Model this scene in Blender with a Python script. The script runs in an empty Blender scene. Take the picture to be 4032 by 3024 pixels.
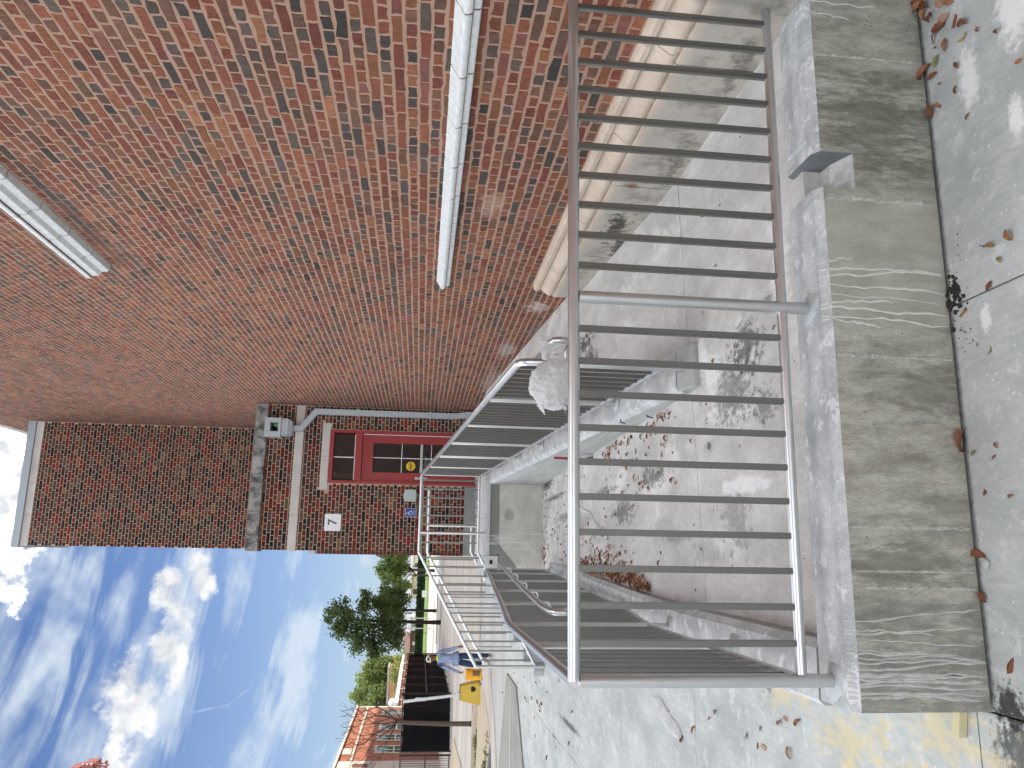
import bpy, bmesh, math, random
import numpy as np
from mathutils import Vector, Matrix
random.seed(7); rng = np.random.default_rng(7)
sc = bpy.context.scene
COL = sc.collection
R = math.radians

# ------------------------------------------------------------------ camera
# portrait photograph stored on its side: world up points to the left edge of the frame
yaw, pitch, roll = R(12.19747), R(6.35384), R(2.30760)
F = Vector((math.sin(yaw)*math.cos(pitch), math.cos(yaw)*math.cos(pitch), -math.sin(pitch)))
R0 = F.cross(Vector((0,0,1))).normalized(); U0 = R0.cross(F)
RR = R0*math.cos(roll) + U0*math.sin(roll); UU = RR.cross(F)
CX, CY = -UU, RR
cam = bpy.data.cameras.new('camera'); camo = bpy.data.objects.new('camera', cam); COL.objects.link(camo)
CAMZ = 2.12
M = Matrix((CX, CY, -F)).transposed().to_4x4(); M.translation = (0,0,CAMZ)
camo.matrix_world = M
cam.sensor_fit = 'HORIZONTAL'; cam.sensor_width = 36.0; cam.lens = 3051.26/4032*36
cam.clip_start = 0.05; cam.clip_end = 6000
sc.camera = camo
sc.render.resolution_x = 1024; sc.render.resolution_y = 768
FPX = 3051.26
def project(p):                       # photograph pixels (4032 wide) of a world point
    v = Vector(p) - Vector((0,0,CAMZ)); d = v.dot(F)
    if d < .05: return None
    return 2016+FPX*v.dot(CX)/d, 1512-FPX*v.dot(CY)/d, d

# ------------------------------------------------------------------ node helper
class NT:
    def __init__(s, nt): s.nt = nt; s.n = nt.nodes; s.l = nt.links
    def new(s, t, **k):
        nd = s.n.new(t)
        for a, b in k.items(): setattr(nd, a, b)
        return nd
    def put(s, sock, v):
        if v is None: return
        if isinstance(v, bpy.types.NodeSocket): s.l.new(v, sock)
        else:
            if isinstance(v, (tuple, list)) and len(v) == 3 and sock.type == 'RGBA': v = (*v, 1)
            sock.default_value = v
    def m(s, op, a, b=None, c=None, clamp=False):
        nd = s.new('ShaderNodeMath', operation=op, use_clamp=clamp)
        for i, v in enumerate((a, b, c)): s.put(nd.inputs[i], v)
        return nd.outputs[0]
    def vm(s, op, a, b=None):
        nd = s.new('ShaderNodeVectorMath', operation=op)
        for i, v in enumerate((a, b)): s.put(nd.inputs[i], v)
        return nd.outputs[0]
    def xyz(s, v):
        nd = s.new('ShaderNodeSeparateXYZ'); s.put(nd.inputs[0], v); return nd.outputs
    def comb(s, x, y, z):
        nd = s.new('ShaderNodeCombineXYZ')
        for i, v in enumerate((x, y, z)): s.put(nd.inputs[i], v)
        return nd.outputs[0]
    def noise(s, vec, scale, detail=4, rough=.55, dist=0, dim='3D', w=None):
        nd = s.new('ShaderNodeTexNoise', noise_dimensions=dim)
        s.put(nd.inputs['Vector'], vec); s.put(nd.inputs['Scale'], scale); s.put(nd.inputs['Detail'], detail)
        s.put(nd.inputs['Roughness'], rough); s.put(nd.inputs['Distortion'], dist)
        if w is not None: s.put(nd.inputs['W'], w)
        return nd.outputs[0]
    def voro(s, vec, scale, feature='F1', out=0, rand=1):
        nd = s.new('ShaderNodeTexVoronoi', feature=feature)
        s.put(nd.inputs['Vector'], vec); s.put(nd.inputs['Scale'], scale); s.put(nd.inputs['Randomness'], rand)
        return nd.outputs[out]
    def ss(s, v, a, b):               # smoothstep
        nd = s.new('ShaderNodeMapRange', interpolation_type='SMOOTHSTEP')
        s.put(nd.inputs[0], v); s.put(nd.inputs[1], a); s.put(nd.inputs[2], b)
        return nd.outputs[0]
    def lin(s, v, a, b, c=0, d=1):
        nd = s.new('ShaderNodeMapRange'); nd.clamp = True
        for i, x in enumerate((v, a, b, c, d)): s.put(nd.inputs[i], x)
        return nd.outputs[0]
    def mix(s, f, a, b, mode='MIX'):
        nd = s.new('ShaderNodeMix', data_type='RGBA', blend_type=mode)
        s.put(nd.inputs[0], f); s.put(nd.inputs[6], a); s.put(nd.inputs[7], b)
        return nd.outputs[2]
    def ramp(s, f, stops):
        nd = s.new('ShaderNodeValToRGB'); e = nd.color_ramp.elements
        while len(e) < len(stops): e.new(.5)
        for el, (p, c) in zip(e, stops): el.position = p; el.color = (*c, 1) if len(c) == 3 else c
        s.put(nd.inputs[0], f); return nd.outputs[0]
    def bump(s, h, strength=.3, dist=.01):
        nd = s.new('ShaderNodeBump'); s.put(nd.inputs['Strength'], strength); s.put(nd.inputs['Distance'], dist)
        s.put(nd.inputs['Height'], h); return nd.outputs[0]
    def pos(s): return s.new('ShaderNodeNewGeometry').outputs['Position']

# ------------------------------------------------------------------ sky and sun
SUN_EL, SUN_A = R(35), R(10)          # the sun stands behind the building on the right
S = Vector((math.cos(SUN_EL)*math.cos(SUN_A), math.cos(SUN_EL)*math.sin(SUN_A), math.sin(SUN_EL)))
EXPOSURE = 0.5
SKY_STRENGTH = 0.10
SKY_TINT = (.50, .68, .98)           # clear blue
FILL_CLOUD = 8.3                          # clouds out of view, over-brightened to fill the shaded foreground
FIELD_AT, FIELD_T = (33.08, 17.04, 7.92), .478  # offset and cover of the added deck, its gap set on the view
w = bpy.data.worlds.new('World'); sc.world = w; w.use_nodes = True
n = NT(w.node_tree); n.n.clear()
sky = n.new('ShaderNodeTexSky', sky_type='NISHITA')
sky.sun_disc = False; sky.sun_elevation = SUN_EL; sky.sun_rotation = R(90)-SUN_A
sky.altitude = 100; sky.air_density = 1.0; sky.dust_density = .6; sky.ozone_density = 2.5
dirv = n.new('ShaderNodeTexCoord').outputs['Generated']
dx, dy, dz = n.xyz(dirv)
hor = n.m('SQRT', n.m('ADD', n.m('MULTIPLY', dx, dx), n.m('MULTIPLY', dy, dy)))
az = n.m('ARCTAN2', dx, dy); tz = n.m('DIVIDE', dz, n.m('MAXIMUM', hor, .02))
# cumulus: a bright deck added out of view as fill light, and the heaps the photograph shows in the gap it looks through
nz = n.m('SUBTRACT', n.noise(dirv, 34, 6, .62), .5)
def blob(a, t, ra, rt):
    u = n.m('MULTIPLY', n.m('SUBTRACT', az, a), 1/ra); v = n.m('MULTIPLY', n.m('SUBTRACT', tz, t), 1/rt)
    return n.m('SUBTRACT', 1, n.m('MULTIPLY_ADD', u, u, n.m('MULTIPLY', v, v)))
bl = None
for b in ((-.166,.334,.036,.026), (-.186,.313,.036,.026), (-.222,.318,.046,.020), (-.148,.326,.036,.015),
          (-.114,.287,.028,.022), (-.085,.280,.032,.022), (-.050,.299,.028,.019), (-.142,.275,.024,.013),
          (-.020,.263,.020,.017), (-.050,.255,.024,.015), (-.192,.296,.024,.014)):
    v = blob(*b); bl = v if bl is None else n.m('MAXIMUM', bl, v)
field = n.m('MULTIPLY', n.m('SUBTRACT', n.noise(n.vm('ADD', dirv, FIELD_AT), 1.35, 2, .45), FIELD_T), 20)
cum = n.ss(n.m('MULTIPLY_ADD', nz, 4.2, n.m('MAXIMUM', bl, -2.0)), -.1, 1.0)            # the heaps in the gap
fill_deck = n.ss(n.m('MULTIPLY_ADD', nz, 4.0, n.m('MAXIMUM', n.m('MINIMUM', field, 1.2), -2.0)), -.05, 1.0)
sh0 = n.lin(n.m('MULTIPLY_ADD', nz, .55, n.noise(n.vm('ADD', dirv, (.02, 0, .012)), 30, 3, .5)), .36, .66, .0, 1.0)
shade = n.m('POWER', sh0, 2.0)
# cirrus streaks
sa = n.m('ADD', n.m('MULTIPLY', az, 4.5), n.m('MULTIPLY', tz, -2)); st = n.m('MULTIPLY', n.m('MULTIPLY_ADD', az, .20, tz), 25)
c1 = n.noise(n.comb(sa, st, .3), 1.0, 4, .58, .5)
c2 = n.noise(n.comb(n.m('MULTIPLY', sa, 2.2), n.m('MULTIPLY', st, .45), 2.3), 1.3, 3, .6)
cir = n.m('MULTIPLY', n.ss(c1, .36, .64), n.lin(c2, .32, .60, .25, 1))
wisp = n.m('MULTIPLY', n.ss(n.noise(n.comb(n.m('MULTIPLY', az, 16), n.m('MULTIPLY', tz, 26), 5), 1, 3, .65), .56, .78), n.ss(tz, .30, .46))
cir = n.m('MAXIMUM', n.m('MULTIPLY', cir, .86), n.m('MULTIPLY', wisp, .55))
# a short ragged trail
trail = None
pts = [(-.203,.292), (-.1905,.262), (-.181,.212), (-.1590,.1857)]
for (a0, t0), (a1, t1) in zip(pts, pts[1:]):
    ex, ey = a1-a0, t1-t0; L2 = ex*ex+ey*ey
    px, py = n.m('SUBTRACT', az, a0), n.m('SUBTRACT', tz, t0)
    h = n.m('MULTIPLY', n.m('MULTIPLY_ADD', px, ex, n.m('MULTIPLY', py, ey)), 1/L2, clamp=True)
    qx, qy = n.m('MULTIPLY_ADD', h, -ex, px), n.m('MULTIPLY_ADD', h, -ey, py)
    dd = n.m('SQRT', n.m('MULTIPLY_ADD', qx, qx, n.m('MULTIPLY', qy, qy)))
    trail = dd if trail is None else n.m('MINIMUM', trail, dd)
tr = n.m('MULTIPLY', n.ss(n.m('MULTIPLY_ADD', n.noise(dirv, 120, 1), .004, trail), .0055, .001), .5)
haze = n.m('MULTIPLY', n.m('POWER', 2.718, n.m('MULTIPLY', n.m('MAXIMUM', tz, 0), -5.2)), .66)
veil = n.m('MAXIMUM', n.m('MAXIMUM', cir, tr), haze)
q = 1/(SKY_STRENGTH*2**EXPOSURE)
blue = n.mix(1.0, sky.outputs[0], SKY_TINT, 'MULTIPLY')
skyc = n.mix(veil, blue, (q*.74, q*.84, q*.95))
cc = n.mix(shade, (q*.80, q*.83, q*.88), (q*FILL_CLOUD, q*FILL_CLOUD*.985, q*FILL_CLOUD*.96))
skyc = n.mix(fill_deck, skyc, cc)
skyc = n.mix(cum, skyc, n.mix(sh0, (q*.70, q*.73, q*.78), (q*1.12, q*1.12, q*1.12)))
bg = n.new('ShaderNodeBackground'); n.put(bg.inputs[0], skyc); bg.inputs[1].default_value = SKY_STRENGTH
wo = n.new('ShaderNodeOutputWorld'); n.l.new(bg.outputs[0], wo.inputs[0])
w.cycles.sampling_method = 'MANUAL'; w.cycles.sample_map_resolution = 512
sun = bpy.data.lights.new('sun', 'SUN'); sun.energy = 4.0; sun.angle = R(.5); sun.color = (1, .93, .82)
suno = bpy.data.objects.new('sun', sun); COL.objects.link(suno)
suno.rotation_euler = (-S).to_track_quat('-Z', 'Y').to_euler(); suno.location = (30, 10, 30)
vs = sc.view_settings; vs.view_transform = 'Standard'; vs.look = 'None'; vs.gamma = 1; vs.use_curve_mapping = False
vs.exposure = EXPOSURE
sc.render.engine = 'CYCLES'
cy = sc.cycles; cy.max_bounces = 6; cy.diffuse_bounces = 3; cy.glossy_bounces = 3; cy.transmission_bounces = 3; cy.transparent_max_bounces = 12
cy.use_adaptive_sampling = True; cy.adaptive_threshold = .02; cy.use_denoising = True; cy.caustics_reflective = False; cy.caustics_refractive = False

# ------------------------------------------------------------------ mesh helpers
def new_obj(name, me, m, parent=None, loc=None, smooth=False):
    o = bpy.data.objects.new(name, me); COL.objects.link(o)
    if m is not None and not me.materials:
        for x in (m if isinstance(m, (list, tuple)) else [m]): me.materials.append(x)
    if smooth:
        me.polygons.foreach_set('use_smooth', [True]*len(me.polygons))
    o.location = loc if loc else (0,0,0)
    if parent:
        o.parent = parent; o.matrix_parent_inverse = Matrix.Translation(-parent_world(parent))
    return o
def parent_world(p):
    v = Vector(p.location)
    return v
def mesh(name, verts, faces, m=None, parent=None, smooth=False, loc=None):
    me = bpy.data.meshes.new(name); me.from_pydata([tuple(v) for v in verts], [], faces); me.update()
    return new_obj(name, me, m, parent, loc, smooth)
class MB:
    """collects shapes into one mesh"""
    def __init__(s): s.v = []; s.f = []; s.mi = []; s.cur = 0
    def add(s, v, f):
        b = len(s.v); s.v += [tuple(x) for x in v]; s.f += [tuple(i+b for i in q) for q in f]; s.mi += [s.cur]*len(f); return s
    def box(s, x0, x1, y0, y1, z0, z1):
        v = [(x,y,z) for x in (x0,x1) for y in (y0,y1) for z in (z0,z1)]
        return s.add(v, [(0,1,3,2),(4,6,7,5),(0,4,5,1),(2,3,7,6),(0,2,6,4),(1,5,7,3)])
    def prism(s, poly, axis, a, b):
        """poly: 2D outline; axis 'x','y','z' is the extrusion axis"""
        def P(p, t): return {'x': (t,p[0],p[1]), 'y': (p[0],t,p[1]), 'z': (p[0],p[1],t)}[axis]
        k = len(poly); v = [P(p,a) for p in poly]+[P(p,b) for p in poly]
        f = [tuple(range(k)), tuple(range(2*k-1, k-1, -1))]+[(i, i+k, (i+1)%k+k, (i+1)%k) for i in range(k)]
        return s.add(v, f)
    def tube(s, path, r, seg=10, cap=True):
        P = [Vector(p) for p in path]; k = len(P); rs = r if isinstance(r, (list, tuple)) else [r]*k
        T = []
        for i in range(k):
            if i == 0: t = P[1]-P[0]
            elif i == k-1: t = P[-1]-P[-2]
            else: t = (P[i]-P[i-1]).normalized()+(P[i+1]-P[i]).normalized()
            T.append(t.normalized() if t.length > 1e-9 else (P[i]-P[i-1]).normalized())
        up = Vector((0,0,1)) if abs(T[0].z) < .9 else Vector((1,0,0))
        nrm = (up - T[0]*up.dot(T[0])).normalized(); v = []
        for i in range(k):
            nrm = (nrm - T[i]*nrm.dot(T[i])).normalized(); bn = T[i].cross(nrm)
            sc_ = 1
            if 0 < i < k-1:
                c = max(.45, (P[i]-P[i-1]).normalized().dot(T[i])); sc_ = 1/c
                bend = ((P[i+1]-P[i]).normalized()-(P[i]-P[i-1]).normalized())
                bd = bend.normalized() if bend.length > 1e-4 else None
            else: bd = None
            for j in range(seg):
                a = 2*math.pi*j/seg; o = nrm*math.cos(a)*rs[i]+bn*math.sin(a)*rs[i]
                if bd is not None: o = o + bd*(o.dot(bd)*(sc_-1))
                v.append(P[i]+o)
        f = [(i*seg+j, i*seg+(j+1)%seg, (i+1)*seg+(j+1)%seg, (i+1)*seg+j) for i in range(k-1) for j in range(seg)]
        if cap: f += [tuple(range(seg-1,-1,-1)), tuple(range((k-1)*seg, k*seg))]
        return s.add(v, f)
    def lathe(s, prof, c=(0,0,0), seg=16):
        v = [(c[0]+r*math.cos(2*math.pi*j/seg), c[1]+r*math.sin(2*math.pi*j/seg), c[2]+z) for r, z in prof for j in range(seg)]
        k = len(prof); f = [(i*seg+j, i*seg+(j+1)%seg, (i+1)*seg+(j+1)%seg, (i+1)*seg+j) for i in range(k-1) for j in range(seg)]
        f += [tuple(range(seg-1,-1,-1)), tuple(range((k-1)*seg, k*seg))]
        return s.add(v, f)
    def ball(s, c, r, seg=10, rings=6, sq=(1,1,1)):
        v = []; f = []
        for i in range(rings+1):
            t = math.pi*i/rings
            for j in range(seg):
                a = 2*math.pi*j/seg
                v.append((c[0]+r*sq[0]*math.sin(t)*math.cos(a), c[1]+r*sq[1]*math.sin(t)*math.sin(a), c[2]-r*sq[2]*math.cos(t)))
        f = [(i*seg+j, i*seg+(j+1)%seg, (i+1)*seg+(j+1)%seg, (i+1)*seg+j) for i in range(rings) for j in range(seg)]
        return s.add(v, f)
    def build(s, name, m=None, parent=None, smooth=False, loc=None, bevel=0, segs=2, autosm=False):
        me = bpy.data.meshes.new(name); me.from_pydata(s.v, [], s.f)
        if any(s.mi): me.polygons.foreach_set('material_index', s.mi)
        if bevel:
            bm = bmesh.new(); bm.from_mesh(me)
            bmesh.ops.remove_doubles(bm, verts=bm.verts, dist=1e-5)
            es = [e for e in bm.edges if len(e.link_faces) == 2 and e.calc_face_angle(0) > .35]
            bmesh.ops.bevel(bm, geom=es, offset=bevel, segments=segs, profile=.6, affect='EDGES', clamp_overlap=True)
            bm.to_mesh(me); bm.free()
        me.update()
        o = new_obj(name, me, m, parent, loc, smooth)
        if autosm: smooth_by_angle(me)
        return o
def smooth_by_angle(me, ang=R(40)):
    me.polygons.foreach_set('use_smooth', [True]*len(me.polygons))
    bm = bmesh.new(); bm.from_mesh(me)
    for e in bm.edges: e.smooth = not (len(e.link_faces) == 2 and e.calc_face_angle(0) > ang)
    bm.to_mesh(me); bm.free()
def empty(name, loc, label=None, cat=None, group=None):
    o = bpy.data.objects.new(name, None); COL.objects.link(o); o.location = loc
    o.empty_display_size = .2
    if label: tag(o, label, cat, group)
    return o
def tag(o, label=None, cat=None, group=None, kind=None):
    if label: o['label'] = label
    if cat: o['category'] = cat
    if group: o['group'] = group
    if kind: o['kind'] = kind
    return o
def struct(o): o['kind'] = 'structure'; return o
def srgb(r, g, b):
    f = lambda c: (c/255/12.92) if c/255 <= .04045 else ((c/255+.055)/1.055)**2.4
    return (f(r), f(g), f(b))
def grid_mesh(name, xs, ys, zf, m, parent=None, thick=None):
    v = [(x, y, zf(x, y)) for y in ys for x in xs]; k = len(xs)
    f = [(j*k+i, j*k+i+1, (j+1)*k+i+1, (j+1)*k+i) for j in range(len(ys)-1) for i in range(k-1)]
    return mesh(name, v, f, m, parent)
# ------------------------------------------------------------------ materials
MATS = {}
def material(name):
    m = bpy.data.materials.new(name); m.use_nodes = True; n = NT(m.node_tree); n.n.clear()
    b = n.new('ShaderNodeBsdfPrincipled'); o = n.new('ShaderNodeOutputMaterial'); n.l.new(b.outputs[0], o.inputs[0])
    MATS[name] = m; return m, n, b
def spot(n, pos, c, r, nz, amp=1.0, soft=.6):
    """irregular mark round point c (radii r), its edge broken by noise nz (0..1)"""
    d = n.vm('DIVIDE', n.vm('SUBTRACT', pos, c), r)
    nd = n.new('ShaderNodeVectorMath', operation='LENGTH'); n.put(nd.inputs[0], d)
    v = n.m('ADD', n.m('SUBTRACT', 1, nd.outputs['Value']), n.m('MULTIPLY', n.m('SUBTRACT', nz, .5), amp*2))
    return n.ss(v, 0, soft)
def plain(name, c, rough=.6, metal=0, var=.12, scale=12, bump=0, spec=.5, emit=None):
    m, n, b = material(name); p = n.pos()
    v = n.noise(p, scale, 5, .6)
    col = n.mix(v, tuple(x*(1-var) for x in c), tuple(min(1, x*(1+var)) for x in c))
    n.put(b.inputs['Base Color'], col); b.inputs['Metallic'].default_value = metal
    n.put(b.inputs['Roughness'], n.lin(n.noise(p, scale*3, 3), .3, .7, rough*.85, min(1, rough*1.15)))
    b.inputs['Specular IOR Level'].default_value = spec
    if bump: n.put(b.inputs['Normal'], n.bump(n.noise(p, scale*6, 4), bump, .01))
    return m
def concrete(name, lo, hi, scale=2.5, fine=.25, rough=.88, bump=.25, stretch=(1,1,1), extra=None, pits=0, specks=0):
    m, n, b = material(name); p = n.pos()
    ps = n.vm('MULTIPLY', p, stretch)
    v = n.noise(ps, scale, 5, .66, .3)
    col = n.mix(n.ss(v, .28, .72), lo, hi)
    g = n.noise(ps, scale*14, 5, .7)
    col = n.mix(n.m('MULTIPLY', n.ss(g, .35, .75), fine), col, tuple(x*.62 for x in lo))
    g2 = n.noise(p, 160, 3, .6)
    col = n.mix(n.m('MULTIPLY', n.ss(g2, .5, .75), fine*.8), col, tuple(min(1, x*1.25) for x in hi))
    h = n.m('ADD', n.m('MULTIPLY', g, .6), n.m('MULTIPLY', g2, .35))
    if pits:
        dv = n.voro(p, 22); pm = n.m('MULTIPLY', n.ss(dv, .085, .05), n.ss(n.noise(p, 9, 2), .45, .6))
        col = n.mix(n.m('MULTIPLY', pm, pits), col, (.02, .02, .018)); h = n.m('SUBTRACT', h, n.m('MULTIPLY', pm, 2))
    if specks:
        dv = n.voro(n.vm('MULTIPLY', p, (1, 1, 1)), 26); sm = n.m('MULTIPLY', n.ss(dv, .2, .12), n.ss(n.noise(p, 5, 3), .5, .62))
        col = n.mix(n.m('MULTIPLY', sm, specks), col, (.78, .80, .80))
    dk = n.m('MULTIPLY', n.ss(n.voro(p, 48), .13, .07), n.ss(n.noise(p, 13, 3), .52, .64))
    col = n.mix(n.m('MULTIPLY', dk, fine*1.6), col, tuple(x*.35 for x in lo))
    if extra: col = extra(n, p, col)
    n.put(b.inputs['Base Color'], col); b.inputs['Roughness'].default_value = rough
    b.inputs['Specular IOR Level'].default_value = .3
    n.put(b.inputs['Normal'], n.bump(h, bump, .006))
    return m
BLACK = (.035, .034, .033)
# --- pavement in front of the curb wall and the plaza to the left
def ex_pave(n, p, col):
    nz = n.noise(p, 7, 5, .7); nf = n.noise(p, 30, 6, .7)
    # brushed, blotchy surface
    wmask = n.ss(n.noise(p, 6.5, 5, .74), .55, .63)
    col = n.mix(n.m('MULTIPLY', wmask, .4), col, (.72, .74, .74))
    br = n.noise(n.vm('MULTIPLY', p, (1, .05, 1)), 70, 3, .6)
    col = n.mix(n.m('MULTIPLY', n.ss(br, .42, .68), .16), col, (.30, .31, .31))
    for c, r in (((1.89,2.56,0),(.17,.07,.3)), ((2.05,2.3,0),(.25,.10,.3)), ((1.6,2.35,0),(.1,.05,.3)), ((.9,2.62,0),(.07,.04,.3)), ((1.05,2.79,0),(.09,.03,.3)), ((1.3,2.3,0),(.12,.06,.3))):
        col = n.mix(n.m('MULTIPLY', spot(n, p, c, r, nf, .9), .85), col, (.82, .83, .82))
    for c, r, k in (((-.52,2.72,0),(.10,.10,.3),.95), ((-.66,2.66,0),(.16,.20,.3),.8), ((-.55,2.45,0),(.20,.2,.3),.8), ((-2.13,10.2,.15),(.05,.75,.3),.75)):
        col = n.mix(n.m('MULTIPLY', spot(n, p, c, r, nf, 1.4), k), col, BLACK)
    for c, r in (((-.70,3.12,0),(.16,.40,.3)), ((-.86,3.75,0),(.20,.5,.3)), ((-.75,4.40,0),(.12,.45,.3)), ((-1.02,3.6,0),(.14,.35,.3))):
        nb = n.noise(n.vm('MULTIPLY', p, (1.6, .8, 1)), 9, 5, .72)
        col = n.mix(n.m('MULTIPLY', spot(n, p, c, r, nb, 2.6, 1.1), .60), col, (.66, .55, .30))
    # darker strip along the foot of the curb wall
    x, y, z = n.xyz(p)
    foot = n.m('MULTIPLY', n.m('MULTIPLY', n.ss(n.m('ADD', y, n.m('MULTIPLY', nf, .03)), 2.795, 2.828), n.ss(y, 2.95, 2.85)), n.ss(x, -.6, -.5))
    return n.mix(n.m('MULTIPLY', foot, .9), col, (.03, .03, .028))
concrete('pavement', srgb(166,171,170), srgb(198,202,201), 3.2, .28, .9, .3, (1,.55,1), ex_pave, specks=.55)
concrete('plaza', srgb(168,168,166), srgb(198,198,197), .35, .25, .9, .2, (.35,1.6,1))
concrete('plaza_tan', srgb(172,166,158), srgb(198,192,184), .3, .25, .9, .2, (.3,1.6,1))
concrete('dark_slab', srgb(138,138,134), srgb(160,160,156), 1.2, .25, .9, .2)
# --- ramp floors
def ex_ramp(n, p, col):
    nf = n.noise(n.vm('MULTIPLY', p, (1, .7, 1)), 24, 5, .74); nw = n.noise(n.vm('MULTIPLY', p, (1, .45, 1)), 9, 5, .7)
    col = n.mix(n.m('MULTIPLY', n.ss(n.noise(n.vm('MULTIPLY', p, (1, .6, 1)), 2.6, 5, .7), .53, .68), .55), col, (.74, .74, .74))
    for c, r, k in (((1.88,6.85,.5),(.10,.45,.5),.95), ((1.70,6.6,.5),(.14,.25,.5),.8), ((1.05,3.75,.5),(.16,.22,.5),.72), ((.88,3.98,.5),(.22,.40,.5),.62),
                    ((.72,3.6,.5),(.10,.18,.5),.6), ((.18,4.05,.5),(.20,.25,.5),.4), ((.95,11.3,.3),(.10,.7,.5),.9), ((.72,10.6,.3),(.05,1.1,.5),.75), ((.42,9.6,.3),(.07,.8,.5),.55), ((.34,6.55,.4),(.13,.50,.5),.72), ((.55,5.6,.45),(.10,.5,.5),.72), ((.56,7.3,.45),(.06,.6,.5),.6),
                    ((.32,8.4,.4),(.12,.5,.5),.35), ((1.2,3.45,.5),(.05,.09,.5),.6), ((.62,4.35,.5),(.04,.06,.5),.8), ((.1,5.1,.4),(.05,.4,.5),.35), ((0,4.5,.4),(.12,.3,.5),.22)):
        col = n.mix(n.m('MULTIPLY', spot(n, p, c, r, nf, 1.9, .7), k), col, (.045, .043, .042))
    for c, r in (((1.15,4.35,.5),(.16,.12,.5)), ((.95,4.25,.5),(.2,.2,.5)), ((.35,3.9,.5),(.06,.4,.5)), ((1.3,3.3,.5),(.3,.12,.5))):
        col = n.mix(n.m('MULTIPLY', spot(n, p, c, r, nw, 1.3, .6), .6), col, (.80, .80, .81))
    return col
concrete('ramp_floor', srgb(172,170,168), srgb(205,204,202), 3.0, .3, .92, .28, (1,.5,1), ex_ramp, specks=.25)
# --- curb walls
def ex_face(n, p, col):
    # olive and brown stain bands between the form joints
    x, y, z = n.xyz(p)
    nb = n.noise(n.vm('MULTIPLY', p, (4, 1, 1)), 6, 5, .72)
    col = n.mix(n.m('MULTIPLY', n.m('MULTIPLY', n.ss(nb, .42, .62), n.ss(n.m('ABSOLUTE', n.m('SUBTRACT', x, 1.82)), .34, .2)), .62), col, srgb(100,100,88))
    col = n.mix(n.m('MULTIPLY', n.m('MULTIPLY', n.ss(nb, .46, .66), n.ss(n.m('ABSOLUTE', n.m('SUBTRACT', x, .42)), .34, .1)), .45), col, srgb(136,122,102))
    col = n.mix(n.m('MULTIPLY', n.m('MULTIPLY', n.ss(nb, .38, .60), n.ss(x, -.10, -.2)), .55), col, srgb(112,116,112))
    col = n.mix(n.m('MULTIPLY', n.ss(n.m('ABSOLUTE', n.m('SUBTRACT', x, 1.2)), .34, .2), .5), col, srgb(176,176,164))
    for c, r in (((1.8,2.82,.25),(.30,.2,.22)), ((-.03,2.82,.3),(.1,.2,.3)), ((.65,2.82,.1),(.15,.2,.2))):
        col = n.mix(n.m('MULTIPLY', spot(n, p, c, r, n.noise(n.vm('MULTIPLY', p, (3, 1, 1)), 12, 5, .7), 1.2), .5), col, srgb(92,93,82))
    return col
concrete('curb_face', srgb(132,133,122), srgb(192,192,180), 4.6, .42, .85, .35, (2.6,1,.8), ex_face, pits=.9)
concrete('curb_top', srgb(164,168,170), srgb(206,209,210), 5, .4, .88, .35, (1,1,1), lambda n, p, c: n.mix(n.m('MULTIPLY', n.ss(n.noise(p, 11, 6, .7), .56, .62), .6), c, (.76, .78, .79)), pits=.3, specks=.5)
def ex_land(n, p, col):
    x, y, z = n.xyz(p)
    edge = n.m('ADD', n.m('ADD', .93, n.m('MULTIPLY', n.ss(x, .15, -.3), -.28)), n.m('MULTIPLY', n.m('SUBTRACT', n.noise(p, 6, 5), .5), .05))
    col = n.mix(n.m('MULTIPLY', n.ss(n.m('SUBTRACT', z, edge), -.004, .004), .9), col, srgb(124,126,121))
    nz = n.noise(p, 5, 6)
    st_ = n.ss(n.noise(n.vm('MULTIPLY', n.vm('ADD', p, n.vm('MULTIPLY', n.comb(nz, 0, 0), (.06, 0, 0))), (1, 1, .06)), 26, 2, .5), .57, .63)
    col = n.mix(n.m('MULTIPLY', n.m('MULTIPLY', st_, n.ss(n.m('ABSOLUTE', n.m('SUBTRACT', x, .17)), .2, .12)), .75), col, (.66, .67, .65))
    return n.mix(n.m('MULTIPLY', spot(n, p, (.55,11.85,.78), (.14,.3,.1), nz), .5), col, srgb(120,125,124))
concrete('landing_face', srgb(182,181,172), srgb(212,210,201), 2.5, .25, .88, .25, (1,1,1.6), ex_land, pits=.5)
concrete('inner_face', srgb(156,158,156), srgb(188,190,188), 2.2, .2, .88, .2, (1,.35,2.4), None, pits=.2)
concrete('landing_top', srgb(182,182,182), srgb(204,204,205), 3, .2, .9, .2)
concrete('patch_grey', srgb(132,136,136), srgb(158,162,161), 6, .2, .8, .15)
concrete('notch_grey', srgb(104,110,112), srgb(124,130,132), 6, .2, .75, .15)
concrete('aggregate', srgb(168,168,168), srgb(214,214,214), 18, .3, .9, .5, specks=.6)
# --- stone
def ex_base(n, p, col):
    nf = n.noise(p, 16, 5, .72); x, y, z = n.xyz(p)
    col = n.mix(n.m('MULTIPLY', n.ss(z, .93, .86), .72), col, srgb(164,163,157))
    col = n.mix(n.m('MULTIPLY', n.m('MULTIPLY', n.ss(n.noise(p, 6, 5, .72), .44, .66), n.ss(z, .92, .75)), .62), col, srgb(112,108,100))
    for c, r, k in (((2.4,5.35,.72),(.2,.35,.10),.9), ((2.4,5.75,.62),(.2,.3,.06),.8), ((2.4,4.35,.60),(.2,.3,.08),.5), ((2.4,3.4,.6),(.2,.3,.06),.5)):
        col = n.mix(n.m('MULTIPLY', spot(n, p, c, r, nf, 1.9, .7), k), col, BLACK)
    return n.mix(n.m('MULTIPLY', spot(n, p, (2.4,4.70,.79), (.2,.055,.09), nf, .8, .9), .85), col, srgb(112,72,40))
concrete('base_stone', srgb(186,170,154), srgb(206,192,176), 3, .22, .85, .25, (1,1,1), ex_base, pits=.4)
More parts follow.
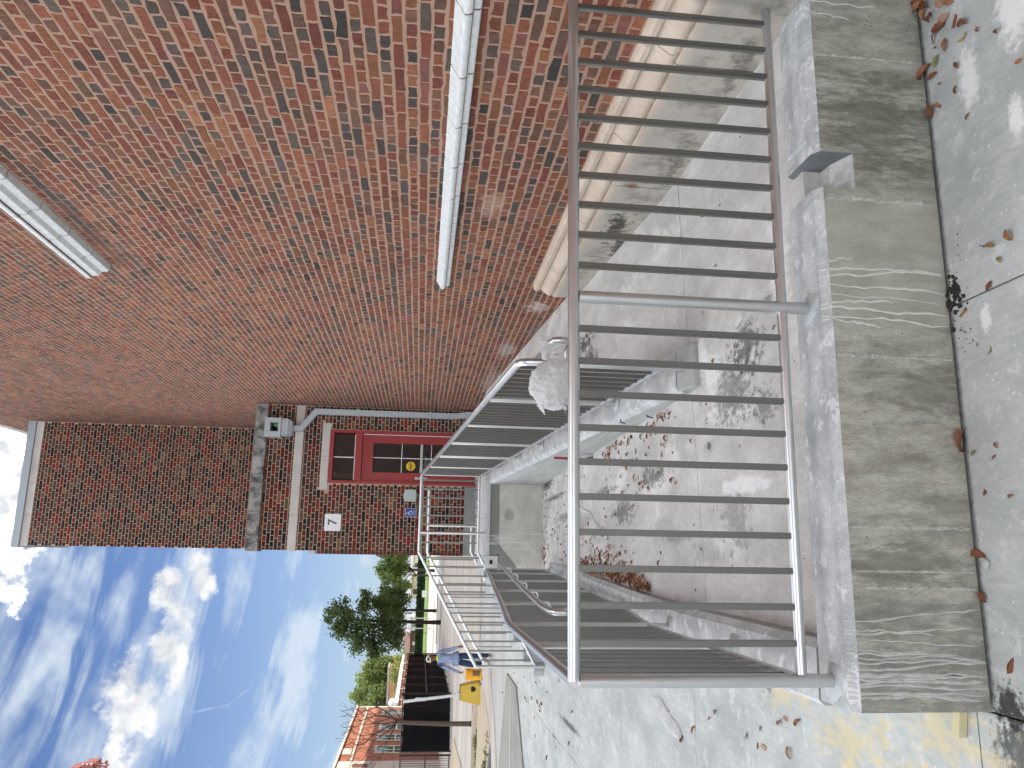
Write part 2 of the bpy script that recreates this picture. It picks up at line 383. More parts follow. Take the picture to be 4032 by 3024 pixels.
concrete('belt_stone', srgb(196,200,200), srgb(224,228,229), 30, .3, .6, .3)
def ex_cop(n, p, col):
    nz = n.noise(n.vm('MULTIPLY', p, (1, 1, .8)), 3.0, 5, .7)
    return n.mix(n.ss(nz, .40, .58), col, srgb(74,76,78))
concrete('coping_stained', srgb(140,140,138), srgb(178,176,170), 4, .3, .85, .2, (1,1,1), ex_cop)
concrete('cast_stone', srgb(190,186,181), srgb(206,202,198), 3, .15, .85, .12)
concrete('kerb_tan', srgb(186,174,152), srgb(204,194,174), 2, .2, .9, .2)
plain('joint_mortar', srgb(96,74,66), .95)
plain('joint_dark', (.035,.034,.033), .95)
# --- brick
def brickmat(name, streak, bumpk, dirt=None):
    m, n, b = material(name); p = n.pos()
    at = n.new('ShaderNodeAttribute', attribute_name='Col')
    c = at.outputs['Color']
    g = n.noise(n.vm('MULTIPLY', p, streak), 55, 6, .75)
    g2 = n.noise(p, 11, 4, .65)
    c = n.mix(n.ss(g, .3, .72), n.mix(1.0, c, (.62,.60,.60), 'MULTIPLY'), n.mix(1.0, c, (1.2,1.17,1.15), 'MULTIPLY'))
    c = n.mix(n.m('MULTIPLY', n.ss(g2, .54, .74), .4), c, (.09, .072, .066))
    c = n.mix(1.0, c, n.mix(n.ss(n.noise(p, .9, 4, .6), .3, .7), (.76,.76,.76), (1.02,1.01,1.0)), 'MULTIPLY')
    if dirt: c = dirt(n, p, c)
    n.put(b.inputs['Base Color'], c); b.inputs['Roughness'].default_value = .88; b.inputs['Specular IOR Level'].default_value = .25
    n.put(b.inputs['Normal'], n.bump(g, bumpk, .006))
    return m
def wall_dirt(n, p, c):
    nf = n.noise(p, 12, 5, .72)
    for q, r, k, cc in (((2.52,7.75,.98),(.2,.26,.16),.55,(.58,.56,.52)), ((2.52,9.6,1.12),(.2,.5,.16),.42,(.52,.5,.47)), ((2.52,5.35,1.68),(.2,.30,.13),.35,(.50,.42,.34)), ((2.52,8.6,.85),(.2,.5,.12),.4,(.2,.19,.18)),
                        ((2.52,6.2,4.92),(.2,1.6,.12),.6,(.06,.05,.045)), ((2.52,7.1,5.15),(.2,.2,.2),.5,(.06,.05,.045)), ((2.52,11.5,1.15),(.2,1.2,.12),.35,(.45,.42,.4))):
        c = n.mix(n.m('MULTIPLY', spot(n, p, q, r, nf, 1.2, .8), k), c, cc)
    return c
brickmat('old_brick', (1,1,.35), .55, wall_dirt)
brickmat('new_brick', (1,1,1), .2)
def mortar(name, c, dirt=None):
    m, n, b = material(name); p = n.pos(); g = n.noise(p, 60, 5, .7)
    col = n.mix(g, tuple(x*.82 for x in c), tuple(x*1.12 for x in c))
    if dirt: col = dirt(n, p, col)
    n.put(b.inputs['Base Color'], col); b.inputs['Roughness'].default_value = .95
    n.put(b.inputs['Normal'], n.bump(g, .4, .005)); return m
mortar('old_mortar', srgb(160,129,110), wall_dirt)
mortar('new_mortar', srgb(186,166,146))
def farbrick(name, c1, c2, mo, sx=1.0):
    m, n, b = material(name); p = n.pos(); x, y, z = n.xyz(p)
    t = n.new('ShaderNodeTexBrick'); n.put(t.inputs['Vector'], n.comb(n.m('ADD', x, y), z, 0))
    n.put(t.inputs['Color1'], c1); n.put(t.inputs['Color2'], c2); n.put(t.inputs['Mortar'], mo)
    t.inputs['Scale'].default_value = 1; t.inputs['Mortar Size'].default_value = .007
    t.inputs['Brick Width'].default_value = .215; t.inputs['Row Height'].default_value = .0686
    n.put(b.inputs['Base Color'], n.mix(n.m('MULTIPLY', n.noise(p, .8, 5), .5), t.outputs[0], tuple(q*.7 for q in c1)))
    b.inputs['Roughness'].default_value = .9; return m
farbrick('far_brick', srgb(150,92,74), srgb(120,72,60), srgb(176,140,120))
farbrick('far_brick_orange', srgb(176,104,72), srgb(150,86,62), srgb(186,146,118))
# --- metals
def metal(name, c, rough, streak=(1,1,1), amt=.12, met=1.0):
    m, n, b = material(name); p = n.pos()
    g = n.noise(n.vm('MULTIPLY', p, streak), 4, 3, .55)
    n.put(b.inputs['Base Color'], n.mix(g, tuple(x*(1-amt) for x in c), tuple(min(1, x*(1+amt)) for x in c)))
    b.inputs['Metallic'].default_value = met
    b.inputs['Roughness'].default_value = rough
    return m
metal('steel_rail', (.60,.615,.62), .31, (2,2,2), .10, .95)
metal('steel_bar', (.21,.215,.205), .40, (2,2,1), .10, .92)
metal('galv', (.45,.48,.48), .45, (4,4,4), .2)
plain('grout', srgb(176,182,184), .8, bump=.3)
plain('gutter_paint', srgb(178,186,190), .45, var=.05)
plain('metal_trim', srgb(158,168,174), .4, var=.05)
plain('red_paint', srgb(150,46,48), .42, var=.06)
plain('red_dark', srgb(104,30,36), .5, var=.06)
plain('white_paint', srgb(226,226,224), .5, var=.04)
plain('sign_white', srgb(226,228,234), .4, var=.02)
plain('sign_grey', srgb(88,90,92), .5, var=.03)
plain('sign_blue', srgb(22,68,148), .4, var=.04)
plain('box_grey', srgb(176,188,188), .45, var=.03)
plain('yellow_sticker', srgb(240,196,20), .4, var=.03)
plain('black_print', (.02,.02,.02), .5)
plain('copper_green', srgb(90,160,110), .7, var=.3, scale=30)
plain('dark_inside', (.012,.012,.012), .9)
def glass(name, c):
    m, n, b = material(name)
    n.put(b.inputs['Base Color'], n.mix(n.noise(n.pos(), 3, 4), tuple(x*.7 for x in c), c)); b.inputs['Roughness'].default_value = .03
    b.inputs['Specular IOR Level'].default_value = .9; b.inputs['IOR'].default_value = 1.6
    return m
glass('door_glass', (.012,.014,.016)); glass('far_glass', (.03,.04,.05))
# --- small things and far things
def leafmat(name, a, b_, trans=.25):
    m, n, b = material(name); p = n.pos()
    at = n.new('ShaderNodeObjectInfo')
    g = n.noise(p, 1.7, 3); g2 = n.noise(p, 23, 3)
    n.put(b.inputs['Base Color'], n.mix(n.m('ADD', n.m('MULTIPLY', g, .55), n.m('MULTIPLY', g2, .45)), a, b_))
    b.inputs['Roughness'].default_value = .6; b.inputs['Specular IOR Level'].default_value = .3
    if trans:
        t = n.new('ShaderNodeBsdfTranslucent'); n.put(t.inputs[0], tuple(min(1, x*1.6) for x in b_))
        mx = n.new('ShaderNodeMixShader'); mx.inputs[0].default_value = trans
        out = [q for q in n.n if q.type == 'OUTPUT_MATERIAL'][0]
        n.l.new(b.outputs[0], mx.inputs[1]); n.l.new(t.outputs[0], mx.inputs[2]); n.l.new(mx.outputs[0], out.inputs[0])
    return m
leafmat('foliage_dark', (.024,.050,.016), (.105,.155,.045), .3)
leafmat('foliage_mid', (.040,.075,.018), (.115,.165,.040))
leafmat('foliage_light', (.080,.120,.028), (.210,.260,.075), .35)
leafmat('hedge_leaf', (.014,.034,.014), (.040,.075,.028), .1)
leafmat('grass', (.10,.17,.03), (.22,.33,.06), .2)
leafmat('weed', (.09,.11,.04), (.20,.21,.09), .1)
for i, (a, b_) in enumerate(((srgb(112,74,52), srgb(152,108,80)), (srgb(134,92,62), srgb(172,126,88)), (srgb(96,60,42), srgb(140,92,66)), (srgb(150,128,80), srgb(190,170,110)), (srgb(116,118,64), srgb(150,150,90)), (srgb(140,100,80), srgb(190,154,130)))):
    leafmat('dry_leaf_%d' % i, a, b_, .1)
plain('bark', srgb(92,80,70), .95, var=.35, scale=6, bump=.6)
plain('bark_dark', srgb(52,44,40), .95, var=.35, scale=6, bump=.5)
plain('twig', srgb(70,60,56), .95, var=.3)
plain('wood', srgb(196,186,150), .8, var=.15, scale=25)
plain('asphalt', (.10,.10,.102), .95, var=.3, scale=3)
plain('brick_paver', srgb(118,96,94), .95, var=.3, scale=4)
plain('road_concrete', srgb(196,188,176), .95, var=.1, scale=.6)
plain('lawn_soil', (.12,.20,.035), .95, var=.35, scale=1.5)
plain('sand', srgb(182,168,146), .95, var=.18, scale=2)
plain('soil', (.03,.027,.022), .95, var=.5, scale=30, bump=.8)
plain('limestone_far', srgb(206,200,188), .9, var=.08)
plain('stucco_tan', srgb(170,126,96), .9, var=.08)
plain('stucco_pale', srgb(206,190,168), .9, var=.08)
plain('roof_brown', srgb(110,86,76), .9, var=.2)
plain('roof_grey', srgb(150,150,152), .9, var=.12)
plain('roof_membrane', srgb(140,140,140), .9)
plain('brick_dark_far', srgb(110,76,66), .9, var=.2)
plain('iron_black', (.018,.018,.020), .55)
plain('bucket_yellow', srgb(246,176,16), .42, var=.05)
plain('base_yellow', srgb(200,172,72), .75, var=.14, scale=8, bump=.2)
plain('plastic_label', srgb(120,96,70), .5, var=.5, scale=40)
plain('hammer_red', srgb(132,24,30), .45)
plain('tool_steel', (.20,.20,.20), .5, metal=.8)
plain('stone_pebble', srgb(176,180,178), .9, var=.2, scale=40)
plain('crane_red', srgb(136,80,70), .6, var=.15)
plain('wire_blue', srgb(40,52,120), .6)
plain('skin', srgb(140,92,72), .6, var=.1)
plain('jeans', srgb(42,62,96), .9, var=.35, scale=14, bump=.3)
plain('shoe', srgb(150,136,120), .8, var=.15)
plain('cap_cloth', srgb(206,204,192), .85, var=.08)
plain('cap_dark', srgb(60,62,66), .85)
plain('neon', srgb(196,240,40), .8, var=.05)
plain('hair_dark', (.02,.017,.015), .8)
def shirt():
    m, n, b = material('shirt'); p = n.pos(); x, y, z = n.xyz(p)
    s = n.m('SINE', n.m('MULTIPLY', n.m('ADD', x, n.m('MULTIPLY', n.noise(p, 5, 3), .06)), 210))
    c = n.mix(n.ss(s, -.2, .5), srgb(120,136,172), srgb(166,180,208)); c = n.mix(n.m('MULTIPLY', n.ss(n.noise(p, 9, 4), .45, .65), .5), c, srgb(92,104,138))
    n.put(b.inputs['Base Color'], c); b.inputs['Roughness'].default_value = .9
    n.put(b.inputs['Normal'], n.bump(n.noise(p, 14, 4), .7, .03))
shirt()
def film():
    m, n, b = material('plastic_film'); p = n.pos()
    n.put(b.inputs['Base Color'], n.mix(n.noise(p, 30, 5), (.88,.88,.89), (.96,.96,.96))); b.inputs['Roughness'].default_value = .2
    b.inputs['Transmission Weight'].default_value = .0
    n.put(b.inputs['Normal'], n.bump(n.noise(n.vm('MULTIPLY', p, (1, 1, 1.0)), 16, 3, .6, 2.5), .8, .03))
    t = n.new('ShaderNodeBsdfTransparent'); tl = n.new('ShaderNodeBsdfTranslucent'); n.put(tl.inputs[0], (.9,.9,.9))
    m1 = n.new('ShaderNodeMixShader'); m1.inputs[0].default_value = .5; n.l.new(b.outputs[0], m1.inputs[1]); n.l.new(tl.outputs[0], m1.inputs[2])
    m2 = n.new('ShaderNodeMixShader'); m2.inputs[0].default_value = .10; n.l.new(m1.outputs[0], m2.inputs[1]); n.l.new(t.outputs[0], m2.inputs[2])
    out = [q for q in n.n if q.type == 'OUTPUT_MATERIAL'][0]; n.l.new(m2.outputs[0], out.inputs[0])
film()
def screen():
    m, n, b = material('privacy_screen'); p = n.pos()
    n.put(b.inputs['Base Color'], n.mix(n.noise(p, 2, 4), (.006,.006,.008), (.012,.013,.016))); b.inputs['Roughness'].default_value = 1.0; b.inputs['Specular IOR Level'].default_value = .02
    t = n.new('ShaderNodeBsdfTransparent'); m2 = n.new('ShaderNodeMixShader'); m2.inputs[0].default_value = .008
    n.l.new(b.outputs[0], m2.inputs[1]); n.l.new(t.outputs[0], m2.inputs[2])
    out = [q for q in n.n if q.type == 'OUTPUT_MATERIAL'][0]; n.l.new(m2.outputs[0], out.inputs[0])
screen()
G = MATS
# ------------------------------------------------------------------ ground and pavements
def gz(y): return 0.0 if y < 3.2 else min(.2, (y-3.2)/8.8*.2)
ys = [-3000,-300,-40,-10,0,3.2,12,20,60,150,400,1200,4000]; xs = [-3000,-400,-60,-10,0,10,60,400,3000]
struct(grid_mesh('ground', xs, ys, lambda x, y: gz(y)-.03, G['plaza']))
def slab_piece(name, x0, x1, y0, y1, m, parent, zt=.0, gap=.004, ny=4, th=.06):
    x0 += gap; x1 -= gap; y0 += gap; y1 -= gap
    yy = [y0+(y1-y0)*i/ny for i in range(ny+1)]; v = []; f = []
    for y in yy:
        for x in (x0, x1): v += [(x, y, gz(y)+zt), (x, y, gz(y)+zt-th)]
    for i in range(ny):
        a = i*4; b = a+4
        f += [(a, a+2, b+2, b), (a+1, a, b, b+1), (a+2, a+3, b+3, b+2)]
    f += [(0,1,3,2), (ny*4, ny*4+2, ny*4+3, ny*4+1)]
    return mesh(name, v, f, m, parent)
pave = struct(mesh('pavement', [(-9,-6,-.02),(7,-6,-.02),(7,3.2,-.02),(-9,3.2,-.02),(-9,16.8,gz(16.8)-.02),(-.5,16.8,gz(16.8)-.02),(-.5,3.2,-.02)], [(0,1,2,6,3),(3,6,5,4)], G['joint_dark']))
Xf = [-9,-6.4,-4.4,-2.48,-.555,1.0,2.55,4.4,7]
for i in range(len(Xf)-1):
    for y0, y1 in ((-6,-3.4),(-3.4,-1.2),(-1.2,.9),(.9,2.9)):
        slab_piece('slab', Xf[i], Xf[i+1], y0, y1, G['pavement'], pave, ny=2)
Yl = [2.9,5.87,7.88,9.95,12.0,14.1,16.8]
for i in range(4):
    for j in range(len(Yl)-1):
        slab_piece('slab', Xf[i], Xf[i+1], Yl[j], Yl[j+1], G['pavement'], pave, gap=.003)
def sheet(name, poly, m, dz, kind='structure', n=1):
    v = [(x, y, gz(y)+dz) for x, y in poly]
    o = mesh(name, v, [tuple(range(len(v)))], m); o['kind'] = kind; return o
sheet('far_plaza', [(-30,24.4),(30,24.4),(30,64),(-30,64)], G['plaza_tan'], -.012)
sheet('plaza', [(-9,16.8),(2.5,16.8),(2.5,20.6),(-2.9,20.55),(-4.4,18.9),(-5.2,18.4),(-9,16.9)], G['plaza'], -.004)
sheet('path', [(-.5,12.0),(2.5,12.0),(2.5,16.8),(-.5,16.8)], G['plaza'], -.006)
# raised dark slab set in the plaza
b = MB(); poly = [(-2.47,16.75),(-2.49,15.2),(-3.58,14.1),(-6.2,12.4),(-7.6,15.5),(-6.0,18.3),(-4.44,17.9)]
b.add([(x,y,gz(y)+.03) for x,y in poly]+[(x,y,gz(y)-.03) for x,y in poly], [tuple(range(7))[::-1]]+[(i,(i+1)%7,(i+1)%7+7,i+7) for i in range(7)])
struct(b.build('dark_paving', G['dark_slab'], bevel=.008))
b = MB(); b.add([(x,y,gz(y)+.0345) for x,y in ((-2.6,16.0),(-4.6,15.95),(-6.6,15.9),(-6.6,15.84),(-4.6,15.88),(-2.6,15.96))],[(0,1,2,3,4,5)][::-1]); 
struct(b.build('painted_line', G['white_paint']))
# walk, bed, kerb and lane beyond the plaza
sheet('walk', [(-2.9,20.6),(-4.4,18.95),(-5.3,18.45),(-9,17.0),(-14,19),(-14,24.4),(-4.2,24.4),(-2.9,23.6)], G['plaza_tan'], .0)
bed = sheet('planting_bed', [(-3.75,22.3),(-3.95,23.3),(-5.1,24.6),(-8.5,24.4),(-7.4,22.6),(-5.0,20.9),(-4.4,20.4)], G['sand'], .006)
sheet('asphalt_lane', [(-4.6,20.3),(-5.2,20.8),(-7.6,22.4),(-12,22.8),(-12,19.5),(-6.6,18.6)], G['asphalt'], .010)
b = MB(); kp = [(-4.45,24.3),(-5.4,24.95),(-8.5,25.0),(-16,25.2)]
for (x0,y0),(x1,y1) in zip(kp, kp[1:]):
    dxy = Vector((x1-x0, y1-y0, 0)).normalized(); nn_ = Vector((-dxy.y, dxy.x, 0))*-.16
    b.add([(x0,y0,.1),(x1,y1,.1),(x1+nn_.x,y1+nn_.y,.1),(x0+nn_.x,y0+nn_.y,.1),(x0,y0,.33),(x1,y1,.33),(x1+nn_.x,y1+nn_.y,.33),(x0+nn_.x,y0+nn_.y,.33)],
          [(0,3,2,1),(4,5,6,7),(0,1,5,4),(1,2,6,5),(2,3,7,6),(3,0,4,7)])
struct(b.build('kerb', G['kerb_tan']))
sheet('brick_walk', [(-4.6,25.2),(-16,25.45),(-16,27.0),(-4.9,26.6)], G['brick_paver'], .012)
sheet('sand_strip', [(-8.0,31),(-16,30),(-22,36),(-22,41),(-9.7,40.4),(-8.4,38)], G['sand'], .010)
sheet('road', [(-90,88),(60,88),(60,129),(-90,129)], G['road_concrete'], .01)
sheet('far_path', [(-30,64),(40,64),(40,72),(-30,72)], G['plaza'], .008)
sheet('lawn', [(-120,129.3),(60,129.3),(60,330),(-120,330)], G['lawn_soil'], .012)
b = MB(); b.box(-8.2,-3.0,72.0,72.5,.1,.34).box(-90,60,129.0,129.3,.0,.32); struct(b.build('far_kerb', G['limestone_far']))

# ------------------------------------------------------------------ ramp floors
def cross(x): return .52-.036*max(0, 2.4-x)
def z_turn(x, y): return cross(x)
def z_low(x, y):
    t = min(1, max(0, (y-4.7)/(11.85-4.7))); return cross(x)*(1-t)+.27*t
def z_up(x, y): return .52 + max(0, min(y, 12.2)-4.78)*(.61/7.42) - .036*max(0, 2.4-x)*max(0, 1-(y-4.58)/3)
def floor_slab(name, x0, x1, y0, y1, zf, m, parent=None, nx=4, ny=8):
    xs = [x0+(x1-x0)*i/nx for i in range(nx+1)]; ys = [y0+(y1-y0)*i/ny for i in range(ny+1)]; k = nx+1
    v = [(x, y, zf(x, y)) for y in ys for x in xs]
    f = [(j*k+i, j*k+i+1, (j+1)*k+i+1, (j+1)*k+i) for j in range(ny) for i in range(nx)]
    rim = [i for i in range(k)]+[j*k+nx for j in range(1, ny+1)]+[ny*k+i for i in range(nx-1, -1, -1)]+[j*k for j in range(ny-1, 0, -1)]
    b0 = len(v); v += [(v[i][0], v[i][1], v[i][2]-.12) for i in rim]; q = len(rim)
    f += [(rim[i], b0+i, b0+(i+1)%q, rim[(i+1)%q]) for i in range(q)]
    return mesh(name, v, f, m, parent)
struct(floor_slab('turn_landing', -.40, 2.53, 3.0, 4.576, z_turn, G['ramp_floor']))
lr = struct(floor_slab('lower_ramp', -.40, 1.06, 4.582, 7.2, z_low, G['ramp_floor']))
for y0, y1 in ((7.206,8.7),(8.706,9.85),(9.856,11.9)): floor_slab('slab', -.36, 1.06, y0, y1, z_low, G['ramp_floor'], lr)
up = struct(floor_slab('upper_ramp', 1.2, 2.53, 4.582, 8.4, z_up, G['ramp_floor']))
floor_slab('slab', 1.2, 2.53, 8.406, 12.2, z_up, G['ramp_floor'], up)
struct(MB().box(-.5,2.6,4.55,4.6,.2,.36).build('joint_filler', G['joint_dark']))
# --- door landing
ld = struct(MB().box(-.06,1.27,11.85,12.3,-.1,1.07).box(-.06,2.53,12.3,14.25,-.1,1.07).build('door_landing', G['landing_face']))
b = MB(); b.box(-.075,1.275,11.83,12.205,1.071,1.13).build('edge_slab', G['landing_top'], ld, bevel=.008)
for i in range(9):
    x0 = -.075+i*.2895; MB().box(x0+.002, x0+.2875, 12.209,14.2,1.072,1.13).build('slab', G['landing_top'], ld, bevel=.004, segs=1)
# ------------------------------------------------------------------ curb walls
concrete('fin_mortar', srgb(150,150,142), srgb(206,205,198), 40, .4, .9, .5)
fc = empty('curb_wall', (1,2.95,0), 'low concrete curb wall with paint drips under the front railing', 'wall')
b = MB()
def curbsec(x0, x1):
    b.prism([(2.82,-.1),(3.078,-.1),(3.078,.512),(3.062,.532),(2.855,.532),(2.82,.506)], 'x', x0, x1)
curbsec(-.555, 1.505); curbsec(1.668, 2.46)
b.prism([(2.822,-.1),(3.076,-.1),(3.076,.415),(2.93,.405),(2.822,.362)], 'x', 1.5, 1.67)
body = b.build('wall_body', [G['curb_face'], G['curb_top'], G['notch_grey'], G['aggregate']], fc)
for p in body.data.polygons:
    c = p.center
    if abs(p.normal.z) > .8 and c.z > .4: p.material_index = 1
    if 1.49 < c.x < 1.675 and abs(p.normal.x) > .9: p.material_index = 2
    if 1.5 < c.x < 1.669 and abs(p.normal.z) > .2 and c.z > .3: p.material_index = 3
# smooth screed strip let into the top
for x0, x1 in ((-.5,1.44),(1.74,2.42)): MB().box(x0, x1, 2.875, 3.05, .52, .536).build('screed', G['curb_top'], fc, bevel=.003, segs=1)
for x, wd in ((2.132,.018),(1.464,.028),(.784,.022),(.111,.018),(-.054,.012),(-.114,.014)):
    v = []; f = []; k = 16
    for i in range(k+1):
        z = .01+(.49)*i/k; ww = wd/2*(.7+.6*random.random()); o = .0015+.0035*random.random()
        v += [(x-ww, 2.821, z), (x-ww*.4, 2.82-o, z), (x+ww*.4, 2.82-o*.8, z), (x+ww, 2.821, z)]
    for i in range(k):
        for j in range(3): f.append((i*4+j, i*4+j+1, i*4+j+5, i*4+j+4))
    mesh('form_fin', v, f, G['fin_mortar'], fc)
def drip(x, z1, z0, wd, amp, m, nm='paint_drip'):
    v = []; f = []; k = 14; xx = x; dr = random.uniform(-1,1)*amp*.5
    for i in range(k+1):
        z = z1+(z0-z1)*i/k; xx += random.uniform(-1,1)*amp*.22+dr*.12; ww = wd/2*random.uniform(.6,1.25)
        if i == k: ww *= .3
        v += [(xx-ww, 2.8192, z), (xx-ww*.3, 2.8178, z), (xx+ww*.3, 2.8178, z), (xx+ww, 2.8192, z)]
    for i in range(k):
        for j in range(3): f.append((i*4+j, i*4+j+1, i*4+j+5, i*4+j+4))
    v[0:0] = [(x-wd*.4,2.853,.5338),(x-wd*.15,2.8532,.5345),(x+wd*.15,2.8532,.5345),(x+wd*.4,2.853,.5338)]
    f = [(j,j+1,j+5,j+4) for j in range(3)]+[tuple(i+4 for i in q) for q in f]
    mesh(nm, v, f, m, fc)
pd = plain('drip_white', srgb(206,206,200), .7, var=.05); pg_ = concrete('drip_grey', srgb(172,177,174), srgb(200,205,202), 20, .3, .85, .2)
for x, e in ((2.386,.2),(2.346,.33),(1.169,.40),(1.151,.01),(1.117,.01),(1.082,.01),(1.037,.02),(1.0,.24),(.986,.01),(.952,.01),(.925,.30)): drip(x+random.uniform(-.008,.008), .503, e, random.uniform(.004,.011), .034, pd)
for x, e, wd in ((-.235,.0,.007),(-.267,.2,.006),(-.284,.05,.008),(-.31,.02,.006),(-.335,.16,.005),(-.349,.0,.010),(-.37,.1,.006),(-.385,.02,.007),(-.41,.0,.010),(-.424,.0,.014),(-.441,.02,.012),(-.456,.08,.016),(-.470,.0,.010),(-.49,.04,.014),(-.505,.2,.006),(-.512,.0,.009)): drip(x, .503, e, wd, .028, pg_)
# left curb wall, following the lower ramp
BX = [(2.94,-.462),(5.0,-.455),(6.6,-.41),(7.87,-.37),(9.65,-.30),(10.95,-.265)]
def bx(y): return float(np.interp(y, [a for a, _ in BX], [q for _, q in BX]))
def bz(y): return .532 if y < 4.8 else .532-(y-4.8)*.038
lc = empty('curb_wall', (-.45,6,0), 'concrete curb wall sloping along the left side of the lower ramp', 'wall')
b = MB(); st = [3.079,4.0,4.8,5.4,6.2,7.0,7.9,8.8,9.65,10.4,11.0]; v = []; f = []
for y in st:
    x = bx(y); z = bz(y)
    v += [(x-.115,y,-.1),(x-.115,y,z-.02),(x-.095,y,z),(x+.10,y,z),(x+.135,y,z-.025),(x+.15,y,-.1)]
for i in range(len(st)-1):
    for j in range(6): f.append((i*6+j, i*6+(j+1)%6, i*6+6+(j+1)%6, i*6+6+j))
f += [(0,1,2,3,4,5), tuple(len(st)*6-6+j for j in (5,4,3,2,1,0))]
o = b.add(v, f).build('wall_body', [G['inner_face'], G['curb_top']], lc)
for p in o.data.polygons: p.material_index = 1 if abs(p.normal.z) > .4 and p.center.z > .2 else 0
# middle curb wall between the two ramp runs
def cz(y): return .558+.0756*(y-4.53)
cc_ = empty('curb_wall', (1.12,8,0), 'concrete curb wall rising between the two ramp runs', 'wall')
b = MB(); v = []; f = []; st = [4.60,5.5,6.5,7.5,8.5,9.5,10.5,11.3,11.849]
for y in st:
    z = cz(y); v += [(.995,y,-.1),(.985,y,z-.05),(1.012,y,z-.004),(1.03,y,z),(1.245,y,z),(1.262,y,z-.02),(1.265,y,-.1)]
for i in range(len(st)-1):
    for j in range(7): f.append((i*7+j, i*7+7+j, i*7+7+(j+1)%7, i*7+(j+1)%7))
f += [tuple(range(7)), tuple(len(st)*7-7+j for j in range(6,-1,-1))]
o = b.add(v, f).build('wall_body', [G['inner_face'], G['curb_top']], cc_)
for p in o.data.polygons: p.material_index = 1 if abs(p.normal.z) > .4 and p.center.z > .2 else 0
# low square end block where it meets the turning floor
MB().prism([(4.40,-.1),(4.599,-.1),(4.599,cz(4.6)-.004),(4.52,.54),(4.42,.505)], 'x', .988, 1.262).build('end_block', G['inner_face'], cc_, bevel=.012)
# ------------------------------------------------------------------ stairs beside the landing
sr = empty('stairs', (-.9,12.9,.2), 'pale concrete steps going down from the door landing to the plaza', 'stairs')
for i in range(6):
    zt = 1.128-i*.155; x1 = -.078-i*.31
    if zt > .24: MB().box(x1-.31 if i < 5 else x1-.2, x1-.001, 12.06,13.75,0.05,zt).build('step', G['pavement'], sr, bevel=.012)
ck = MB().prism([(-.30,.94),(-.078,.93),(-.078,1.128),(-.26,1.128)], 'y', 11.86, 12.058).build('cheek_block', G['landing_top'], sr, bevel=.012)
MB().box(-.205,-.145,11.852,11.862,1.02,1.065).build('pocket', G['dark_inside'], sr, bevel=.006)
MB().prism([(-.061,-.05),(-.061,.928),(-.301,.928),(-.301,-.05)], 'y', 11.852, 12.058).build('cheek_wall', G['landing_face'], sr)

# ------------------------------------------------------------------ railings
BAR = {}
def bar_mesh(h, wx, wy):
    k = (round(h,3), wx, wy)
    if k not in BAR:
        b = MB().box(-wx/2,wx/2,-wy/2,wy/2,-h/2,h/2); me = bpy.data.meshes.new('bar'); me.from_pydata(b.v, [], b.f)
        bm = bmesh.new(); bm.from_mesh(me); bmesh.ops.bevel(bm, geom=[e for e in bm.edges if abs((e.verts[0].co-e.verts[1].co).z) > .01], offset=.003, segments=2, affect='EDGES'); bm.to_mesh(me); bm.free()
        me.materials.append(G['steel_bar']); BAR[k] = me
    return BAR[k]
def put_bar(parent, x, y, z0, z1, wx=.025, wy=.025, rz=0):
    o = bpy.data.objects.new('bar', bar_mesh(z1-z0, wx, wy)); COL.objects.link(o); o.parent = parent
    o.matrix_parent_inverse = Matrix.Translation(-Vector(parent.location)); o.location = (x, y, (z0+z1)/2); o.rotation_euler = (0,0,rz); return o
def tube_part(name, path, r, parent, m='steel_rail', seg=14): return MB().tube(path, r, seg).build(name, G[m], parent, autosm=True)
def collar(x, y, z, parent):
    v = []; k = 18; f = []
    for lv, (rr, h) in enumerate(((.075,.001),(.066,.008),(.045,.012),(.026,.016))):
        for i in range(k):
            a = 2*math.pi*i/k; q = rr*(1+.22*math.sin(a*2+x*9)+.12*math.sin(a*5+x)) if lv < 2 else rr
            v.append((x+q*math.cos(a)*.8, y+q*math.sin(a), z+h))
    f = [(l*k+i, l*k+(i+1)%k, (l+1)*k+(i+1)%k, (l+1)*k+i) for l in range(3) for i in range(k)]
    mesh('grout_collar', v, f, G['grout'], parent, smooth=True)
# front railing
fr = empty('railing', (1,2.94,.53), 'brushed steel railing with vertical bars along the front curb wall, nearest the camera', 'railing')
tube_part('top_rail', [(-.462,2.94,1.54),(3.0,2.94,1.54)], .0235, fr, seg=20)
tube_part('bottom_rail', [(-.44,2.94,.668),(.2,2.94,.664),(1.4,2.94,.657),(3.0,2.94,.648)], .0205, fr, seg=18)
for x in (-.462,1.008,2.478): tube_part('post', [(x,2.94,.5),(x,2.94,1.52)], .0255, fr, seg=18); collar(x, 2.94, .533, fr)
for i in range(27):
    x = -.462+.1337*(i+1)
    if i % 11 == 10 or x > 2.95: continue
    if abs(x-1.008) < .05 or abs(x-2.478) < .05: continue
    put_bar(fr, x, 2.94, .674-.006*(x+.46)/1.5, 1.522)
